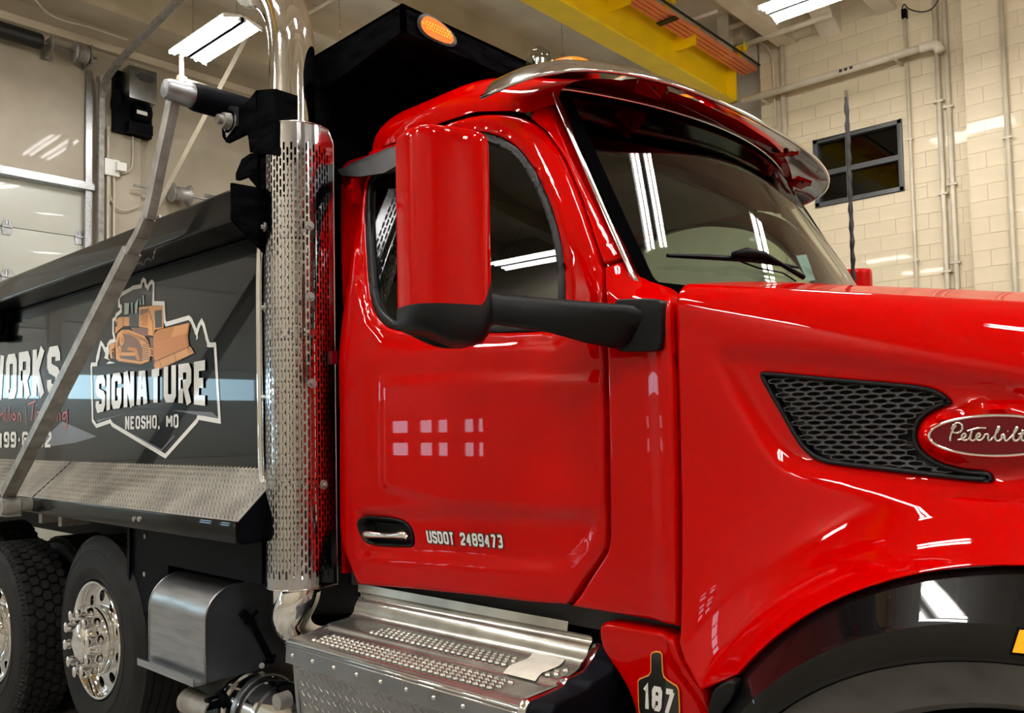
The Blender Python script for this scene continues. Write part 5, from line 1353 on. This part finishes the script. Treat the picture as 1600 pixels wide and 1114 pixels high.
poly3(P_((515, 350), (595, 345), (592, 378), (515, 412)), oran3, .004); poly3(P_((525, 420), (590, 385), (592, 520), (525, 520)), oran2, .004)
line3(P_((530, 510), (585, 395)), oran, .005, .006); poly3(P_((665, 365), (738, 352), (742, 530), (672, 542)), blackd, .004)
line3(P_((600, 330), (655, 480), (660, 610)), oran3, .0045, .004)
poly3(P_((430, 535), (600, 540), (600, 620), (560, 620), (430, 570)), oran3, .0031)
poly3(P_((205, 700), (260, 695), (255, 745), (225, 765), (238, 852), (216, 852), (203, 780)), oran, .003); line3(P_((232, 790), (255, 770), (258, 860)), oran2, .004, .008)
poly3(P_((285, 600), (330, 560), (400, 560), (560, 622), (605, 680), (628, 790), (612, 880), (525, 912), (300, 882), (270, 860), (262, 700)), oran, .0034)
poly3(P_((300, 640), (335, 598), (410, 605), (505, 668), (540, 750), (535, 885), (320, 852), (288, 810), (283, 700)), oran3, .0042)
poly3(P_((325, 830), (500, 835), (520, 875), (340, 852)), mat('decal_umber', (86, 56, 46), .4, coat=.5), .0046)
for cx_, cy_, rx, ry in ((330, 662, 24, 62), (308, 775, 20, 52)):
    poly3([cD(cx_ + rx * math.cos(a), cy_ + ry * math.sin(a)) for a in np.linspace(0, 2 * PI, 20, endpoint=False)], oran, .005)
    poly3([cD(cx_ + rx * .5 * math.cos(a), cy_ + ry * .5 * math.sin(a)) for a in np.linspace(0, 2 * PI, 16, endpoint=False)], oran2, .0056)
poly3(P_((322, 790), (470, 792), (478, 822), (325, 826)), oran, .005)
poly3(P_((380, 765), (395, 735), (480, 745), (520, 870), (480, 865), (455, 780)), oran2, .0052)
for k_ in range(13):
    t_ = k_ / 12; a = np.array((345 + 230 * t_, 562 + 90 * t_ ** 1.3)); b = a + (12 + 35 * t_, 45 + 10 * t_)
    line3([cD(*a), cD(*b)], oran3, .0044, .004)
for k_ in range(8): line3(P_((545, 715 + k_ * 22), (620, 700 + k_ * 22)), oran3, .0044, .004)
for k_ in range(14): line3(P_((300 + k_ * 16, 872 + k_ * 2.2), (304 + k_ * 16, 885 + k_ * 2.2)), oran3, .0044, .004)
poly3(P_((612, 640), (655, 640), (655, 820), (625, 810), (628, 760)), oran3, .003)
line3(P_((600, 740), (660, 760)), oran, .0044, .006); line3(P_((610, 810), (660, 830)), oran, .0044, .006)
poly3(P_((672, 585), (700, 560), (1022, 487), (1030, 490), (1006, 620), (1022, 735), (672, 890), (655, 850), (655, 620)), oran2, .0034)
poly3(P_((700, 562), (1022, 488), (1010, 590), (668, 690), (668, 600)), mat('decal_ochre', (186, 112, 16), .4, coat=.5), .004)
poly3(P_((870, 525), (1020, 490), (1008, 592), (830, 640)), oran, .0043)
poly3(P_((1032, 730), (1074, 802), (680, 982), (655, 930), (668, 888)), oran, .0038)
line3(P_((725, 868), (745, 950)), oran3, .0048, .004); line3(P_((878, 800), (895, 880)), oran3, .0048, .004); line3(P_((1010, 742), (1035, 815)), oran3, .0048, .004)
line3(P_((668, 888), (1030, 732)), oran3, .0048, .004); line3(P_((655, 850), (680, 985), (1072, 803), (1022, 735), (1005, 620), (1030, 490)), oran3, .0048, .005)
# grey swooshes
poly3([cP(*p) for p in [(558, 880), (735, 838), (600, 878), (570, 893)]], greyd, .0025)
poly3([cP(*p) for p in [(998, 820), (1232, 832), (1268, 865), (1150, 850)]], greyd, .0025)
line3([cP(*p) for p in [(790, 970), (940, 1052), (1015, 970)]], greyd, .0025, .008)
poly3([cP(*p) for p in [(360, 885), (562, 973), (440, 1008), (300, 1030), (250, 990)]], greyd, .0015)
# SIGNATURE: bottom and top edges arched
def word(txt, xl, xr, topc, botc, tr_, gap, m, off, wl=.62):
    """letters between world X xl..xr; topc/botc lists of (px, py) on the upper and lower edges"""
    tx, W_ = text2d(txt, wl, 1, tr_, gap)
    T_ = np.array([at(*p, Y=1.82)[[0, 2]] for p in topc]); B_ = np.array([at(*p, Y=1.82)[[0, 2]] for p in botc])
    def fn(x, y):
        X = xl + (xr - xl) * x / W_; zt_ = np.interp(X, T_[:, 0], T_[:, 1]); zb_ = np.interp(X, B_[:, 0], B_[:, 1]); return (X, 1.82 - off, zb_ + (zt_ - zb_) * y)
    m_ = MB(); put2d(m_, tx, fn); return m_.obj('lettering', m, DB)
word('SIGNATURE', at(*cP(562, 700), Y=1.82)[0], at(*cP(1212, 700), Y=1.82)[0], [cP(*p) for p in [(560, 622), (720, 600), (870, 588), (1000, 562), (1110, 545), (1205, 528)]], [cP(*p) for p in [(570, 838), (640, 818), (740, 803), (880, 778), (1010, 775), (1100, 783), (1215, 797)]], .225, .125, white, .006)['label'] = 'large white SIGNATURE lettering'
word('NEOSHO, MO', at(*cP(730, 890), Y=1.82)[0], at(*cP(1040, 880), Y=1.82)[0], [cP(728, 857), cP(1036, 843)], [cP(738, 932), cP(1040, 922)], .2, .12, white, .003)['label'] = 'small white NEOSHO, MO lettering'
xr_ = at(*cP(352, 600), Y=1.82)[0]; xo = at(*cP(38, 600), Y=1.82)[0]; per = (xr_ - xo) / (4 * .62 + 3 * .12)
tx, Wd_ = text2d('DIRTWORKS', .62, 1, .22, .12)
word('DIRTWORKS', xr_ - per * Wd_, xr_, [cP(-600, 560), cP(38, 500), cP(350, 443)], [cP(-600, 790), cP(45, 757), cP(350, 725)], .22, .12, white, .003)['label'] = 'large white lettering ending in WORKS'
xr_ = at(*cP(303, 985), Y=1.82)[0]; xo = at(*cP(25, 985), Y=1.82)[0]; per = (xr_ - xo) / (6 * .62 + .37 + 6 * .12)
tx, Wd_ = text2d('499-6732', .62, 1, .2, .12)
word('499-6732', xr_ - per * Wd_, xr_, [cP(-60, 948), cP(303, 943)], [cP(-60, 1038), cP(303, 1036)], .2, .12, white, .003)['label'] = 'white telephone number lettering'
for pl in ([(165, 787), (212, 768)], [(197, 775), (186, 882)], [(205, 880), (214, 835), (235, 830)], [(238, 835), (236, 875), (258, 872), (262, 835)], [(285, 840), (270, 850), (270, 875), (288, 878)], [(300, 790), (296, 880)], [(318, 832), (300, 858), (316, 882)], [(324, 880), (328, 835)], [(334, 884), (338, 836), (352, 832), (352, 882)], [(388, 832), (368, 838), (366, 872), (384, 872), (392, 800), (394, 905), (382, 930), (368, 915)],
           [(-5, 890), (8, 840), (22, 838), (24, 880)], [(34, 800), (32, 885)], [(44, 840), (42, 885)], [(58, 795), (54, 880)], [(66, 840), (64, 885)], [(84, 838), (72, 860), (84, 882), (96, 860), (84, 838)], [(106, 885), (108, 840), (122, 838), (124, 885)]):
    q = smooth_path([cP(*p) for p in pl], 2) if len(pl) > 2 else [cP(*p) for p in pl]; line3(q, redd, .003, .011)
line3([cP(150, 795), cP(156, 905)], greyd, .003, .008)
for (k_, off), (m_, mm_) in dcl.items():
    o = m_.obj('emblem_piece', mm_, DB)
    if k_ == 'decal_white': o['label'] = 'white outline of the shield emblem'
    elif k_ == 'decal_orange': o['label'] = 'orange bulldozer print pieces'

# ---- cab shield over the cab
cs = E('cab_shield', parent=TR); cs['label'] = 'black steel cab shield over the cab roof'
ya, yb2 = 2.0, 4.0; xf, xr2 = -2.335, -2.99
m = MB(); m.prism([(xf, ya, 3.134), (xf, ya, 3.03), (-2.861, ya, 2.945), (xr2, ya, 2.93), (xr2, ya, 3.11), (-2.859, ya, 3.114)], (0, .02, 0))
m.obj('side_plate', blkworn, cs); m = MB(); m.prism([(xf, yb2, 3.134), (xf, yb2, 3.03), (-2.861, yb2, 2.945), (xr2, yb2, 2.93), (xr2, yb2, 3.11), (-2.859, yb2, 3.114)], (0, -.02, 0)); m.obj('side_plate', blkworn, cs)
MB().box((xf - .015, ya, 3.03), (xf, yb2, 3.134)).obj('front_plate', blkworn, cs)
MB().hexa([(xr2, ya, 3.10), (xf, ya, 3.12), (xf, yb2, 3.12), (xr2, yb2, 3.10)], [(xr2, ya, 3.11), (xf, ya, 3.134), (xf, yb2, 3.134), (xr2, yb2, 3.11)]).obj('top_plate', blkworn, cs)
MB().box((xf - .05, ya + .02, 3.03), (xf - .015, yb2 - .02, 3.036)).obj('inner_flange', blkworn, cs)
q = [at(x, y, X=xf + .002) for x, y in [(660, 24), (652, 34), (655, 48), (668, 60), (700, 73), (709, 68), (707, 56), (690, 38), (672, 27)]]
mk = E('shield_marker', parent=TR); mk['label'] = 'oval amber marker lamp on the cab shield'
cq = np.mean(q, 0)
bevel(MB().prism(smooth_path([cq + (p - cq) * 1.12 for p in q], 1, True), (.008, 0, 0)).obj('rubber_ring', seal, mk), .002)
MB().prism(smooth_path([cq + (p - cq) * .93 + (.007, 0, 0) for p in q], 1, True), (.004, 0, 0)).obj('lens', amber, mk)
led = MB()
for i in range(-5, 6):
    for j in (-1, 0, 1):
        c = cq + np.array((.0115, i * .0148 + (j % 2) * .0074, j * .012 + 0))
        if abs(i) == 5 and j: continue
        led.lathe([(.0055, 0), (.0045, .002), (0, .003)], c, 'X', 8)
led.obj('lens_bead', glow, mk, kind='stuff')

# ---- tarp arms, roller
ta = E('tarp_arm', parent=TR); ta['label'] = 'grey aluminium tarp arm crossing the black side'
Ya = 1.5
u_ = [at(x, y, Y=Ya) for x, y in [(272, 150), (262, 200), (250, 255), (239, 310), (232, 340), (220, 368), (203, 398)]]
m = MB()
for i in range(len(u_) - 1): m.bar(u_[i], u_[i + 1], .036, .05, (1, 0, .4))
m.obj('upper_arm', galv, ta)
l0, l1 = at(206, 392, Y=Ya), at(12, 772, Y=Ya)
MB().bar(l0, l1, .046, .066, (1, 0, .8)).obj('lower_arm', galv, ta)
for t_ in (.02, .10):
    p = l0 * (1 - t_) + l1 * t_; MB().tube([p + (.035, -.03, 0), p + (.035, .03, 0)], .009, 8).obj('arm_bolt', galv, ta)
for a_, b_, mm, nm in ((.10, .30, tape, 'faded_label'), (.62, .80, tape, 'torn_label'), (.80, .88, lbl, 'yellow_label')):
    p, q_ = l0 * (1 - a_) + l1 * a_, l0 * (1 - b_) + l1 * b_; d_ = nrm(q_ - p); n_ = np.array((-d_[2], 0, d_[0])) * .026
    m = MB(); m.add([p - n_ + (0, -.0245, 0), p + n_ + (0, -.0245, 0), q_ + n_ * .8 + (0, -.0245, 0), q_ - n_ * .9 + (0, -.0245, 0)], [(0, 1, 2, 3)])
    if nm == 'torn_label':
        m = MB()
        for k_ in range(22):
            t0 = a_ + (b_ - a_) * random.random(); c = l0 * (1 - t0) + l1 * t0 + n_ * random.uniform(-.8, .8); s_ = random.uniform(.006, .014)
            m.add([c + d_ * s_ * 2 + (0, -.0245, 0), c + n_ * s_ * 30 + (0, -.0245, 0), c - d_ * s_ * 1.5 + (0, -.0245, 0), c - n_ * s_ * 26 + (0, -.0245, 0)], [(0, 1, 2, 3)])
    m.obj(nm, mm, ta)
pv = at(12, 790, Y=Ya)
MB().lathe([(0, -.04), (.045, -.035), (.05, -.01), (.05, .05), (.035, .06), (.035, .12), (0, .12)], pv, 'Y', 20).box(pv + (-.16, -.01, -.06), pv + (.02, .06, .01)).obj('pivot_casting', galv, ta, autos=40)
kn = at(276, 143, Y=Ya)
MB().lathe([(0, -.05), (.035, -.048), (.042, -.03), (.042, .02), (.048, .03), (.048, .06), (.03, .07), (.03, .09), (0, .09)], kn, 'Y', 20).obj('knuckle', brushed, ta, autos=40)
fa = E('tarp_arm', parent=TR)
for ch in list(ta.children):
    if ch.name.split('.')[0] in ('upper_arm', 'lower_arm', 'pivot_casting'): mirrored(ch, fa)
rl_ = E('tarp_roller', parent=TR)
MB().lathe([(0, .06), (.052, .062), (.056, .08), (.056, .40), (.054, .41), (0, .41)], kn, 'Y', 28).obj('roller_sleeve', blkpaint, rl_, autos=40)
MB().tube([kn + (0, .05, 0), kn + (0, 3.0, 0)], .028, 16).obj('roller_tube', alu, rl_, smooth=True)
for dy in (.12, .3): MB().lathe([(0, 0), (.007, 0), (.007, .003), (0, .004)], kn + (0, dy, .055), 'Z', 8).obj('cap_screw', lampw, rl_)
